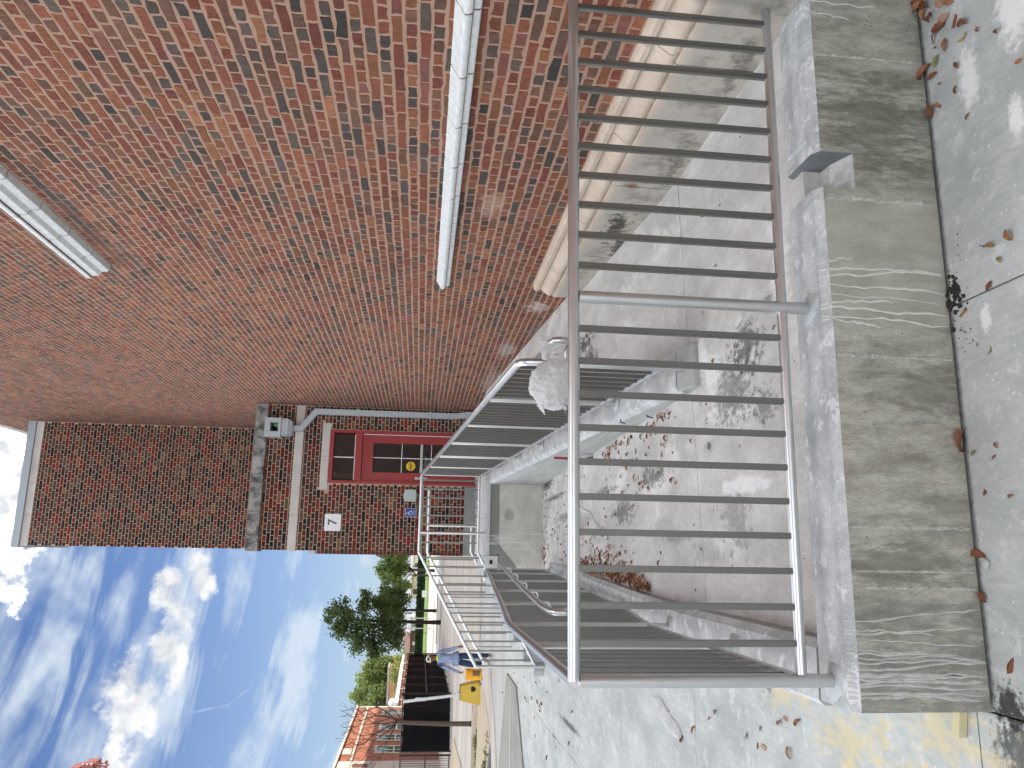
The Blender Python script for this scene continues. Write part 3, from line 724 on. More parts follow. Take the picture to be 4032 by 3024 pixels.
# left railing
lr_ = empty('railing', (-.45,6,.5), 'steel railing with closely set bars running back along the left curb wall', 'railing')
TZ = [(2.94,1.54),(5.0,1.54),(6.6,1.434),(7.87,1.362),(9.65,1.255),(10.95,1.185)]
BZ = [(2.94,.664),(5.0,.664),(5.3,.62),(5.85,.555),(7.87,.46),(9.65,.41),(10.95,.375)]
def tzB(y): return float(np.interp(y, [a for a, _ in TZ], [q for _, q in TZ]))
def bzB(y): return float(np.interp(y, [a for a, _ in BZ], [q for _, q in BZ]))
tube_part('top_rail', [(-.462,2.94,1.54)]+[(bx(y), y, tzB(y)) for y in (4.92,5.08,6.6,7.87,9.65,10.95)], .0235, lr_, seg=18)
tube_part('bottom_rail', [(bx(y), y, bzB(y)) for y in (2.94,4.9,5.3,5.85,7.87,9.65,10.95)], .0205, lr_)
for y in (3.91,4.95,6.3,7.5,8.7,9.85,10.93):
    tube_part('post', [(bx(y),y,bz(y)-.05),(bx(y),y,tzB(y)-.01)], .024, lr_); collar(bx(y), y, bz(y)+.001, lr_)
y = 3.07
while y < 10.85:
    if min(abs(y-q) for q in (3.91,4.95,6.3,7.5,8.7,9.85,10.93)) > .05: put_bar(lr_, bx(y), y, bzB(y), tzB(y)-.015, rz=0)
    y += .1337
hx = .095
HR = [(bx(10.75)+.02,10.75,1.02),(bx(10.7)+hx,10.55,1.045)]+[(bx(y)+hx, y, 1.045+(10.55-y)*.0485) for y in (9.5,8,6.8,5.6)]+[(bx(5.2)+hx,5.2,1.30),(bx(5)+hx,4.86,1.30),(bx(5)+hx,4.80,1.28),(bx(5)+hx,4.79,1.235),(bx(5)+hx,4.83,1.20),(bx(5)+hx,4.93,1.195)]
tube_part('handrail', HR, .021, lr_, seg=14)
for y in (5.5,6.35,7.35,8.5,9.6):
    zz = 1.045+(10.55-y)*.0485
    tube_part('bracket', [(bx(y)+hx,y,zz-.01),(bx(y)+hx,y,zz-.075),(bx(y)+hx*.8,y,zz-.09),(bx(y)+.01,y,zz-.09)], .008, lr_, seg=8)
# middle railing
cr = empty('railing', (1.12,8,.8), 'steel railing climbing along the middle curb wall beside the upper ramp', 'railing')
tube_part('top_rail', [(1.12,4.53,.9),(1.12,4.53,1.50),(1.12,4.545,1.54),(1.12,4.58,1.562),(1.12,8,1.558+.0756*3.47),(1.12,11.99,2.122)], .0235, cr, seg=16)
tube_part('bottom_rail', [(1.12,4.53,.675),(1.12,12.0,.675+.0756*7.47)], .0205, cr)
tube_part('post', [(1.12,4.53,.35),(1.12,4.53,.95)], .024, cr)
CP = (5.75,7.0,8.25,9.5,10.75,11.95)
for y in CP:
    tube_part('post', [(1.12,y,cz(y)-.05),(1.12,y,cz(y)+.98)], .024, cr); collar(1.12, y, cz(y)+.001, cr)
y = 4.53+.1337
while y < 11.9:
    if min(abs(y-q) for q in CP) > .05: put_bar(cr, 1.12, y, .68+.0756*(y-4.53), 1.545+.0756*(y-4.53))
    y += .1337
hz = lambda y: 1.395+.0756*(y-4.75)
tube_part('handrail', [(1.215,11.9,hz(11.9)),(1.215,8,hz(8)),(1.215,4.95,hz(4.95)),(1.215,4.62,1.395),(1.215,4.42,1.39),(1.215,4.36,1.375),(1.215,4.345,1.335),(1.215,4.36,1.29),(1.215,4.42,1.27),(1.19,4.53,1.268),(1.13,4.53,1.268)], .021, cr)
for y in (5.75,7.0,8.25,9.5,10.75): tube_part('bracket', [(1.215,y,hz(y)-.01),(1.215,y,hz(y)-.08),(1.13,y,hz(y)-.09)], .008, cr, seg=8)
# landing railing
lg = empty('railing', (.5,12,1.13), 'short steel railing along the edge of the door landing', 'railing')
tube_part('top_rail', [(-.035,12.0,2.122),(1.10,12.0,2.122)], .0235, lg); tube_part('bottom_rail', [(-.035,12.0,1.235),(1.10,12.0,1.235)], .0205, lg)
for x in (.245,): tube_part('post', [(x,12.0,1.1),(x,12.0,2.11)], .024, lg)
for i in range(8):
    x = -.035+.1337*(i+1)
    if abs(x-.245) > .04: put_bar(lg, x, 12.0, 1.235, 2.11)
# stair railings
sa_ = empty('railing', (-.9,12,.2), 'steel stair railing with bars sloping down from the landing corner towards the plaza', 'railing')
zs = lambda x: 2.122-(-.04-x)*.5488
tube_part('top_rail', [(-.04,12.0,2.122),(-1.683,12.0,zs(-1.683))], .0235, sa_); tube_part('bottom_rail', [(-.04,12.0,1.235),(-1.683,12.0,zs(-1.683)-.887)], .0205, sa_)
tube_part('post', [(-1.683,12.0,.18),(-1.683,12.0,zs(-1.683)+.005)], .024, sa_)
tube_part('post', [(-.86,12.0,.6),(-.86,12.0,zs(-.86))], .022, sa_)
for i in range(12):
    x = -.04-.1337*(i+.6)
    if x > -1.66 and abs(x+.86) > .05: put_bar(sa_, x, 12.0, zs(x)-.887, zs(x)-.01)
sb_ = empty('railing', (-.9,13.6,.2), 'steel stair railing on the far side of the steps behind the nearer one', 'railing')
zs2 = lambda x: 1.975-(-.06-x)*.565
tube_part('top_rail', [(1.0,13.6,1.985),(-.06,13.6,1.975),(-1.84,13.6,zs2(-1.84))], .0235, sb_); tube_part('bottom_rail', [(.4,13.6,1.24),(-.04,13.6,1.235),(-1.60,13.6,.337)], .0205, sb_)
for x in (-1.60,-.8,.40): tube_part('post', [(x,13.6,.15 if x < 0 else 1.1),(x,13.6,(zs2(x) if x < 0 else 1.97))], .022, sb_)
for i in range(11):
    x = -.10-.1337*(i+.5)
    if x > -1.58 and abs(x+.8) > .05: put_bar(sb_, x, 13.6, zs2(x)-.735, zs2(x)-.01)
# ------------------------------------------------------------------ brick walls (English bond, every brick its own solid)
OLD = [(srgb(134,82,67),3.6), (srgb(124,72,61),3), (srgb(140,91,67),2.8), (srgb(118,86,71),2.8), (srgb(106,80,69),2.0), (srgb(134,87,79),1.0), (srgb(80,73,69),1.3), (srgb(94,84,77),1.0), (srgb(93,82,80),.8), (srgb(148,102,74),.6), (srgb(70,66,64),.6)]
NEW = [(srgb(122,46,38),2.6), (srgb(100,42,37),2.2), (srgb(76,57,50),3.2), (srgb(62,47,44),3), (srgb(36,37,42),2.2), (srgb(104,85,72),2.0), (srgb(88,70,61),2.0), (srgb(146,104,76),.4), (srgb(134,58,46),.8)]
def pick(pal, k):
    w_ = np.array([q for _, q in pal]); idx = rng.choice(len(pal), k, p=w_/w_.sum())
    c = np.array([q for q, _ in pal])[idx]; return np.clip(c*rng.uniform(.82,1.18,(k,1))*rng.uniform(.975,1.025,(k,3)), 0, 1)
def bricks(s0, s1, z0, z1, course, stretch, mort, phase=0, holes=(), cut=True):
    out = []; r = 0; z = z0
    while z < z1-.02:
        L = stretch if r % 2 == 0 else stretch/2
        s = s0-stretch+((0 if (r//2) % 2 == 0 else stretch*.5) if r % 2 == 0 else stretch*.25)+phase
        while s < s1:
            a, b = max(s, s0), min(s+L, s1); zt = min(z+course, z1)
            zb = z
            for h0, h1, q0, q1 in holes:          # cut bricks to fit round openings
                if a < h1 and b > h0 and zb < q1 and zt > q0:
                    if a >= h0-.03 and b <= h1+.03 or (b-a)*.5 < min(b,h1)-max(a,h0) and (zt-zb)*.97 > min(zt,q1)-max(zb,q0):
                        if q0-zb > zt-q1: zt = min(zt, q0)
                        else: zb = max(zb, q1)
                    elif h0-a > b-h1: b = min(b, h0)
                    else: a = max(a, h1)
            if b-a > .03 and zt-zb > mort+.012: out.append((a+mort/2, b-mort/2, zb+mort/2, zt-mort/2))
            s += L
        z += course; r += 1
    return np.array(out)
def brick_geo(bk, plane, axis, depth, jit, inset):
    """verts (n,16,3): 8 outline points at the mortar, 8 on the face. axis 'x': wall plane x=const facing -x; 'y': plane y=const facing -y"""
    k = len(bk); a, b, c, d = bk.T; mx = (a+b)/2; mz = (c+d)/2
    S_ = np.stack([a,mx,b,b,b,mx,a,a], 1); Z_ = np.stack([c,c,c,mz,d,d,d,mz], 1)
    S_ = S_+rng.normal(0, jit, S_.shape); Z_ = Z_+rng.normal(0, jit, Z_.shape)
    cx_ = mx[:,None]; cz_ = mz[:,None]
    hw = ((b-a)/2)[:,None]; hh = ((d-c)/2)[:,None]
    Si = cx_+(S_-cx_)*(1-inset/hw); Zi = cz_+(Z_-cz_)*(1-inset/hh)
    off = np.clip(rng.normal(0, .0008, (k,1)), -.0015, .0012) + np.zeros_like(S_)
    tilt = (Si-cx_)*rng.normal(0,.004,(k,1))
    P0 = np.full_like(S_, plane+.004); P1 = plane-depth+off*1+tilt
    S2 = np.concatenate([S_,Si],1); Z2 = np.concatenate([Z_,Zi],1); P = np.concatenate([P0,P1],1)
    return np.stack([P,S2,Z2],2) if axis == 'x' else np.stack([S2,P,Z2],2)
FQ = [(i, (i+1)%8, (i+1)%8+8, i+8) for i in range(8)]
def wall_bricks(bk, plane, axis, parent, pal, mat_, depth, jit, inset, singles=300):
    V = brick_geo(bk, plane, axis, depth, jit, inset); C = pick(pal, len(bk))
    # the bricks that show largest in the photograph become parts of their own
    area = np.zeros(len(bk))
    for i, v in enumerate(V):
        q = [project(v[j]) for j in (8,10,12,14)]
        if None in q: continue
        ctr = np.mean([(a[0],a[1]) for a in q], 0)
        if not (0 < ctr[0] < 4032 and 0 < ctr[1] < 3024): continue
        x = [a[0] for a in q]; y = [a[1] for a in q]
        area[i] = abs(sum(x[j]*y[(j+1)%4]-x[(j+1)%4]*y[j] for j in range(4)))/2
    order = np.argsort(-area)[:singles]; chosen = np.zeros(len(bk), bool); chosen[order] = area[order] > 0
    flip = axis == 'x'
    def faces(base):
        fs = [tuple(base+j for j in q) for q in FQ]+[tuple(base+8+j for j in range(8))]
        return [t[::-1] for t in fs] if flip else fs
    def make(name, VV, CC, par, loc=None):
        me = bpy.data.meshes.new(name); fs = []
        for i in range(len(VV)): fs += faces(i*16)
        me.from_pydata(VV.reshape(-1,3).tolist(), [], fs)
        at = me.attributes.new('Col', 'FLOAT_COLOR', 'FACE')
        at.data.foreach_set('color', np.repeat(np.concatenate([CC, np.ones((len(CC),1))],1), 9, 0).astype(np.float32).ravel())
        me.materials.append(G[mat_]); me.update()
        return new_obj(name, me, None, par, loc)
    for i in np.nonzero(chosen)[0]:
        c = V[i].mean(0); make('brick', (V[i]-c)[None], C[i:i+1], parent, tuple(c))
    o = make('brickwork', V[~chosen], C[~chosen], parent); o['kind'] = 'stuff'
W = 2.52
mb = empty('brick_building', (6,8,0), 'tall old red brick building wall with limestone bands filling the right side', 'building')
MB().box(W+.0004,19,.95,19.6,-.2,11.38).build('mortar_bed', G['old_mortar'], mb)
MB().box(W,19,-12,.948,-.2,11.38).box(W,19,19.602,78,-.2,11.38).box(W+.4,18,46,77.5,11.3,17.2).build('wall', G['far_brick'], mb)
MB().box(W-.03,19.1,-12,78,11.381,11.42).build('parapet_cap', G['metal_trim'], mb)
MB().box(W-.015,2.7,-12,78,11.30,11.38).build('parapet_band', G['cast_stone'], mb)
wall_bricks(bricks(.96, 19.6, 1.128-.0686*11, 11.30, .0686, .2155, .0155), W, 'x', mb, OLD, 'old_brick', .0018, .0033, .0024)
# belt courses: separate limestone blocks, mitred end at y = 7.12
def belt(prof, joints, yend, nm):
    js = joints+[yend]
    for a, b_ in zip(js, js[1:]):
        b = MB(); jx = 0
        b.prism([(W+.01 if x == 0 else W-x+jx, z) for x, z in prof], 'y', a+.0055, b_-.0055)
        b.build(nm, G['belt_stone'], mb, bevel=.004, segs=1)
    MB().prism([(W+.008 if x == 0 else W-x*.93, z+(.004 if i < len(prof)/2 else -.004)) for i, (x, z) in enumerate(prof)], 'y', js[0], yend-.004).build('joint_mortar', G['joint_mortar'], mb)
p_mid = [(0,1.925),(.045,1.93),(.052,1.945),(.052,1.965),(.075,1.972),(.085,1.99),(.085,2.008),(.0,2.062)]
belt(p_mid, [.66,1.16,1.67,2.17,2.675,3.179,3.684,4.182,4.675,5.153,5.631,6.089,6.6], 7.11, 'belt_stone')
p_up = [(0,5.05),(.06,5.06),(.07,5.09),(.07,5.12),(.11,5.14),(.115,5.20),(.14,5.21),(.14,5.25),(.0,5.31)]
belt(p_up, [1.3,1.8,2.3,2.8,3.3,3.8,4.31,4.82,5.322,5.822,6.314,6.772], 7.17, 'belt_stone')
# base course
p_b = [(0,.40),(.105,.40),(.105,.925),(.082,.935),(.080,.945)]
p_m = [(0,.93),(.092,.935),(.108,.955),(.108,.985),(.082,1.02),(.058,1.045),(.052,1.062),(.068,1.075),(.070,1.105),(.052,1.122),(0,1.126)]
jb = [.8,1.7,2.55,3.38,4.72,6.0,7.10]
for a, b_ in zip(jb, jb[1:]): MB().prism([(W+.01 if x == 0 else W-x, z) for x, z in p_b], 'y', a+.004, b_-.004).build('base_stone', G['base_stone'], mb, bevel=.008)
MB().prism([(W+.008 if x == 0 else W-x+.004, z) for x, z in p_b], 'y', .8, 7.09).build('joint_mortar', G['joint_mortar'], mb)
jm = [.8,2.1,3.3,4.15,5.35,6.45,7.05]
for a, b_ in zip(jm, jm[1:]): MB().prism([(W+.01 if x == 0 else W-x, z) for x, z in p_m], 'y', a+.003, b_-.003).build('moulding_stone', G['base_stone'], mb, autosm=True)

# ------------------------------------------------------------------ entrance block at the end of the ramp
eb = empty('entrance_building', (1.2,15,1.1), 'dark red brick entrance block with flat roof beside the tall wall', 'building')
Y0 = 14.2; XL = -.06
MB().box(XL+.004,1.128,Y0+.0005,17.3,-.1,4.9).box(1.128,2.09,Y0+.0005,17.3,3.80,4.9).box(2.09,2.52,Y0+.0005,17.3,-.1,4.9).box(-.105,XL,Y0+.30,17.3,-.1,3.93).build('mortar_bed', G['new_mortar'], eb)
# upper wall standing further back
MB().box(XL+.004,2.52,17.3005,19.6,4.5,10.1).build('upper_mortar_bed', G['new_mortar'], eb)
holes = [(1.12,2.095,1.0,3.80), (1.005,2.21,3.79,3.935), (-1,3,4.268,4.415)]
wall_bricks(bricks(XL, 2.515, 1.335, 4.90, .0676, .2012, .0095, holes=holes), Y0, 'y', eb, NEW, 'new_brick', .0022, .0006, .0012)
wall_bricks(bricks(XL, 2.515, 4.98, 10.10, .0676, .2012, .0095, phase=.03), 17.3, 'y', eb, NEW, 'new_brick', .0022, .0006, .0012)
# side return pier on the left corner
for i in range(38):
    z = 1.335+i*.0676
    if z < 3.9: MB().box(-.112, XL-.004, Y0+.02, Y0+.32, z+.005, z+.0626).build('brick', plain('pier_brick_%d' % (i % 4), NEW[i % 6][0], .9) if i < 4 else MATS['pier_brick_%d' % (i % 4)], eb)
MB().box(-.114,XL-.002,Y0+.01,Y0+.33,3.935,4.05).build('pier_cap', G['cast_stone'], eb)
MB().box(-.108,XL-.003,Y0+.03,Y0+.31,-.1,3.93).build('pier_core', G['new_mortar'], eb)
for x0, x1 in ((-.10,1.12),(2.095,2.515)): MB().box(x0, x1, Y0-.012, Y0+.05, 1.10, 1.333).build('plinth', G['patch_grey'], eb, bevel=.006)
for x0, x1 in ((-.075,.55),(.554,1.18),(1.184,1.82),(1.824,2.515)): MB().box(x0, x1, Y0-.006, Y0+.1, 4.270, 4.412).build('band_stone', G['cast_stone'], eb, bevel=.004, segs=1)
for x0, x1 in ((1.012,1.606),(1.61,2.203)): MB().box(x0, x1, Y0-.008, Y0+.1, 3.795, 3.928).build('lintel_stone', G['cast_stone'], eb, bevel=.004, segs=1)
for x0, x1 in ((-.085,.60),(.604,1.25),(1.254,1.9),(1.904,2.515)): MB().box(x0, x1, Y0-.07, Y0+.32, 4.905, 5.11).build('coping_stone', G['coping_stained'], eb, bevel=.008)
MB().box(XL,2.515,Y0+.32,17.3,4.85,4.92).build('roof', G['roof_membrane'], eb)
for x0, x1 in ((-.07,.55),(.553,1.2),(1.203,1.86),(1.863,2.52)): MB().box(x0, x1, 17.285, 17.6, 10.105, 10.255).build('parapet_stone', G['cast_stone'], eb, bevel=.004, segs=1)
MB().box(-.10,2.52,17.25,19.6,10.258,10.41).build('roof_edge', G['metal_trim'], eb, bevel=.006)
MB().box(XL,2.52,17.9,19.6,10.1,10.25).build('upper_roof', G['roof_membrane'], eb)
# door
b = MB(); b.box(1.128,1.178,Y0-.02,Y0+.12,1.13,3.79).box(2.04,2.09,Y0-.02,Y0+.12,1.13,3.79).box(1.178,2.04,Y0-.02,Y0+.12,3.72,3.79).box(1.178,2.04,Y0-.015,Y0+.12,3.215,3.335)
df = b.build('door_frame', G['red_paint'], eb, bevel=.004, segs=1)
MB().box(1.20,1.59,Y0+.05,Y0+.06,3.35,3.71).build('transom_pane', G['door_glass'], df); MB().box(1.612,2.02,Y0+.05,Y0+.06,3.35,3.71).build('transom_pane', G['door_glass'], df)
MB().box(1.592,1.610,Y0+.03,Y0+.07,3.338,3.718).box(1.20,2.02,Y0+.03,Y0+.065,3.336,3.352).build('glazing_bar', G['white_paint'], df)
b = MB(); Yd = Y0+.035
b.box(1.182,1.345,Yd,Yd+.045,1.16,3.21).box(1.875,2.036,Yd,Yd+.045,1.16,3.21).box(1.345,1.875,Yd,Yd+.045,3.02,3.21).box(1.345,1.875,Yd,Yd+.045,1.16,1.42)
dl = b.build('door', G['red_paint'], eb)
for z0, z1 in ((2.505,3.018),(1.97,2.493),(1.422,1.958)):
    for x0, x1 in ((1.347,1.603),(1.618,1.873)): MB().box(x0, x1, Yd+.02, Yd+.028, z0, z1).build('pane', G['door_glass'], dl)
b = MB(); b.box(1.604,1.617,Yd+.006,Yd+.04,1.422,3.018)
for z in (2.499,1.964): b.box(1.347,1.603,Yd+.006,Yd+.04,z-.006,z+.006).box(1.618,1.873,Yd+.006,Yd+.04,z-.006,z+.006)
b.build('glazing_bar', G['white_paint'], dl)
MB().box(1.346,1.874,Yd-.012,Yd-.001,2.12,2.165).build('push_bar', G['galv'], dl)
MB().box(2.022,2.034,Yd-.012,Yd-.001,1.2,3.2).build('hinge_strip', G['white_paint'], dl)
lk = MB().box(1.232,1.272,Yd-.012,Yd-.001,2.03,2.25).build('lock_plate', G['galv'], dl)
MB().tube([(1.252,Yd-.01,2.19),(1.252,Yd-.03,2.19)], .014, 12).tube([(1.252,Yd-.01,2.08),(1.252,Yd-.05,2.08),(1.252,Yd-.055,2.02)], .008, 8).build('lock_handle', G['galv'], lk)
MB().box(1.18,2.04,Y0-.05,Y0+.1,1.131,1.155).build('threshold', G['galv'], eb)
MB().box(1.15,2.07,Y0+.13,Y0+.14,1.1,3.8).build('dark_room', G['dark_inside'], eb)
# caution disc on the glass
cs = empty('caution_sticker', (1.47,Yd+.019,2.33), 'round yellow caution sticker on the red door glass', 'sticker')
def disc(cx, cz, y, r, m, nm, parent, seg=28): return mesh(nm, [(cx+r*math.cos(2*math.pi*i/seg), y, cz+r*math.sin(2*math.pi*i/seg)) for i in range(seg)]+[(cx+r*math.cos(2*math.pi*i/seg), y+.001, cz+r*math.sin(2*math.pi*i/seg)) for i in range(seg)], [tuple(range(seg))]+[(i,i+seg,(i+1)%seg+seg,(i+1)%seg) for i in range(seg)], m, parent)
disc(1.47, 2.33, Yd+.0185, .082, G['yellow_sticker'], 'disc', cs)
MB().box(1.40,1.54,Yd+.0175,Yd+.0182,2.312,2.346).build('black_band', G['black_print'], cs)
def text(body, size, loc, m, parent, ext=.0006, bold=0, name='lettering', align='CENTER'):
    cu = bpy.data.curves.new('t', 'FONT'); cu.body = body; cu.size = size; cu.extrude = ext; cu.offset = bold; cu.align_x = align; cu.align_y = 'CENTER'
    to = bpy.data.objects.new('t', cu); COL.objects.link(to)
    bpy.context.view_layer.update()
    me = bpy.data.meshes.new_from_object(to.evaluated_get(bpy.context.evaluated_depsgraph_get()))
    bpy.data.objects.remove(to); me.name = name; me.transform(Matrix.Rotation(R(90), 4, 'X')); me.materials.clear(); me.materials.append(m)
    return new_obj(name, me, None, parent, loc)
text('CAUTION', .036, (1.47,Yd+.0168,2.329), G['yellow_sticker'], cs); text('AUTOMATIC', .02, (1.47,Yd+.0168,2.363), G['black_print'], cs); text('DOOR', .026, (1.47,Yd+.0168,2.293), G['black_print'], cs)
# number sign
s7 = empty('number_sign', (.433,Y0-.01,3.65), 'square white sign with the number 7 on the dark brick', 'sign')
MB().box(.285,.584,Y0-.022,Y0-.005,3.512,3.796).build('panel', G['sign_white'], s7, bevel=.006)
text('7', .215, (.437,Y0-.0235,3.652), G['sign_grey'], s7, bold=.004)
for x in (.30,.569):
    for z in (3.527,3.781): MB().tube([(x,Y0-.021,z),(x,Y0-.025,z)], .004, 8).build('screw', G['galv'], s7)
# accessible entrance sign
ad = empty('accessible_sign', (.633,Y0-.01,2.29), 'small blue accessible entrance sign with a white wheelchair symbol', 'sign')
MB().box(.556,.711,Y0-.012,Y0-.004,2.192,2.394).build('panel', G['white_paint'], ad, bevel=.003, segs=1)
MB().box(.562,.705,Y0-.0145,Y0-.0125,2.198,2.388).build('blue_field', G['sign_blue'], ad)
b = MB(); yy = Y0-.016; cx0, cz0 = .632, 2.31
b.tube([(cx0-.012,yy,2.368),(cx0-.012,yy-.001,2.368)], .0095, 12)
b.tube([(cx0-.012,yy,2.355),(cx0-.010,yy,2.318),(cx0+.018,yy,2.316),(cx0+.03,yy,2.283),(cx0+.04,yy,2.286)], .0052, 6); b.tube([(cx0-.011,yy,2.336),(cx0+.014,yy,2.336)], .0042, 6)
arc = [(cx0-.004+.034*math.cos(a), yy, 2.300+.034*math.sin(a)) for a in [R(120+i*14) for i in range(17)]]
b.tube(arc, .0046, 6).build('wheelchair_symbol', G['white_paint'], ad)
text('ACCESSIBLE', .019, (.633,Y0-.0152,2.239), G['white_paint'], ad); text('ENTRANCE', .019, (.633,Y0-.0152,2.216), G['white_paint'], ad)
# grey box on the wall
bx_ = empty('electrical_box', (.93,Y0-.05,2.31), 'small pale grey metal box on the brick beside the red door', 'box')
MB().box(.832,1.034,Y0-.10,Y0-.004,2.216,2.412).build('enclosure', G['box_grey'], bx_, bevel=.004); MB().box(.828,1.038,Y0-.112,Y0-.1005,2.212,2.418).build('lid', G['box_grey'], bx_, bevel=.004)
MB().box(.88,.985,Y0-.02,Y0-.003,2.414,2.436).box(.88,.985,Y0-.02,Y0-.003,2.193,2.213).build('mounting_tab', G['box_grey'], bx_)
# conductor head and downpipe
dp = empty('downpipe', (2.1,Y0-.1,1.2), 'pale grey rain collector box with its bent downpipe in the wall corner', 'downpipe')
b = MB(); y0_, y1_ = Y0-.26, Y0-.004
b.box(1.905,1.99,y0_,y1_,4.655,4.912).box(2.15,2.235,y0_,y1_,4.655,4.912).box(1.99,2.15,y0_,y1_,4.815,4.912).box(1.99,2.15,y0_,y1_,4.655,4.68)
b.build('collector_box', G['gutter_paint'], dp, bevel=.006)
MB().box(1.995,2.145,y1_-.02,y1_-.008,4.68,4.815).build('opening', G['dark_inside'], dp); MB().prism([(2.06,4.681),(2.145,4.681),(2.13,4.76),(2.11,4.79)], 'y', y0_+.10, y0_+.13).build('copper_scrap', G['copper_green'], dp)
MB().box(1.885,2.25,y0_-.02,y1_,4.63,4.654).build('rim', G['gutter_paint'], dp, bevel=.004)
v = [(1.93,y0_+.01),(2.225,y0_+.01),(2.225,y1_),(1.93,y1_)]; vt = [(x,y,4.628) for x,y in v]; vm_ = [(x,y,4.52) for x,y in v]
lo = [(1.965,y0_+.07,4.445),(2.19,y0_+.07,4.445),(2.19,y1_,4.445),(1.965,y1_,4.445)]
q4 = lambda a: [(a+i, a+(i+1)%4, a+4+(i+1)%4, a+4+i) for i in range(4)]
MB().add(vt+vm_+lo, q4(0)+q4(4)+[(8,9,10,11),(3,2,1,0)]).build('funnel', G['gutter_paint'], dp)
def rect_tube(path, w_, d_):
    b = MB(); v = []
    for i, p in enumerate(path):
        p = Vector(p); t = ((Vector(path[min(i+1,len(path)-1)])-p).normalized()+(p-Vector(path[max(i-1,0)])).normalized()).normalized()
        side = Vector((0,1,0)).cross(t).normalized(); pr = (Vector(path[min(i+1,len(path)-1)])-Vector(path[max(i-1,0)]))
        seg = (p-Vector(path[i-1])).normalized() if i else t
        k_ = 1/max(.5, seg.dot(t)); 
        for sx, sy in ((-1,-1),(1,-1),(1,1),(-1,1)): v.append(p+side*(sx*w_/2*k_)+Vector((0,sy*d_/2,0)))
    f = []
    for i in range(len(path)-1): f += q4(i*4)
    f += [(3,2,1,0), tuple(len(v)-4+i for i in range(4))]; return b.add(v, f)
rect_tube([(2.08,Y0-.06,4.445),(2.08,Y0-.06,4.31),(2.40,Y0-.06,4.06),(2.40,Y0-.06,1.55),(2.43,Y0-.09,1.32),(2.43,Y0-.09,1.15)], .10, .085).build('pipe', G['gutter_paint'], dp)
for z in (3.3,2.0): MB().box(2.33,2.47,Y0-.11,Y0-.002,z,z+.03).build('strap', G['gutter_paint'], dp)
# ------------------------------------------------------------------ far buildings
fb = empty('far_building', (-20,65,.2), 'orange brick building with white trimmed windows behind the black fence', 'building')
FX = -14.0
MB().box(-32,FX,56.8,75.3,0,6.95).build('wall', G['far_brick_orange'], fb)
MB().box(-32,FX+.05,50,56.798,0,6.98).build('stone_end', G['limestone_far'], fb)
for z in (3.2,4.6,6.0): MB().box(FX+.03,FX+.062,50.2,56.7,z,z+.04).build('stone_joint', G['roof_grey'], fb)
for y in (51.6,53.4,55.2): MB().box(FX+.04,FX+.072,y,y+.9,4.9,5.9).build('dark_panel', G['brick_dark_far'], fb)
MB().box(-32.2,FX+.16,49.9,75.5,6.951,7.10).build('cornice', G['limestone_far'], fb); MB().box(-31,FX+.08,56.9,75.35,6.02,6.16).build('band', G['limestone_far'], fb)
MB().box(FX,FX+.07,74.9,75.32,0,6.94).build('quoin', G['limestone_far'], fb)
for yc, wd in ((59.9,1.75),(63.5,1.75),(67.05,1.7),(72.7,1.5)):
    wn = MB().box(FX+.02,FX+.10,yc-wd/2-.18,yc+wd/2+.18,4.50,4.72).box(FX+.02,FX+.08,yc-wd/2-.16,yc-wd/2,2.2,4.50).box(FX+.02,FX+.08,yc+wd/2,yc+wd/2+.16,2.2,4.50).box(FX+.02,FX+.12,yc-wd/2-.2,yc+wd/2+.2,2.05,2.2).build('window', G['limestone_far'], fb)
    for a, b_ in ((2.2,3.3),(3.38,4.5)): MB().box(FX+.01,FX+.03,yc-wd/2,yc+wd/2,a,b_).build('pane', G['far_glass'], wn)
    MB().box(FX+.012,FX+.05,yc-.04,yc+.04,2.2,4.5).box(FX+.012,FX+.05,yc-wd/2,yc+wd/2,3.3,3.38).build('sash', G['white_paint'], wn)
wn = MB().box(FX+.01,FX+.06,58.6,60.2,6.25,6.85).build('window', G['limestone_far'], fb); MB().box(FX+.03,FX+.075,58.95,59.85,6.36,6.74).build('pane', G['white_paint'], wn)
ax = empty('annex_building', (-18,90,.2), 'low brick annex with a white roof edge running away behind the screened fence', 'building')
MB().box(-22,FX,75.5,108,0,3.45).build('wall', G['far_brick'], ax); MB().box(-22.3,FX+.35,75.5,108.3,3.451,3.70).build('roof_edge', G['white_paint'], ax); MB().box(-21,FX-.5,76,107,3.70,3.9).build('roof', G['roof_grey'], ax)
for y in (78,84,90,96,102): MB().tube([(FX+.12,y,.2),(FX+.12,y,3.44)], .06, 8).build('gutter_pipe', G['white_paint'], ax)
bd = MB().ball((-14.6,80.5,4.1), .45, 12, 8, (1,1,.8)).box(-14.9,-14.3,80.2,80.8,3.7,3.9).build('roof_vent', G['white_paint'], ax)
tb = empty('tan_building', (-19,124,.2), 'flat tan building wall seen between the trees above the annex roof', 'building')
MB().box(-27,-17.3,122,135,0,5.75).build('wall', G['stucco_tan'], tb); MB().box(-27.2,-17.1,121.8,135.2,5.751,6.0).build('roof_edge', G['roof_grey'], tb)
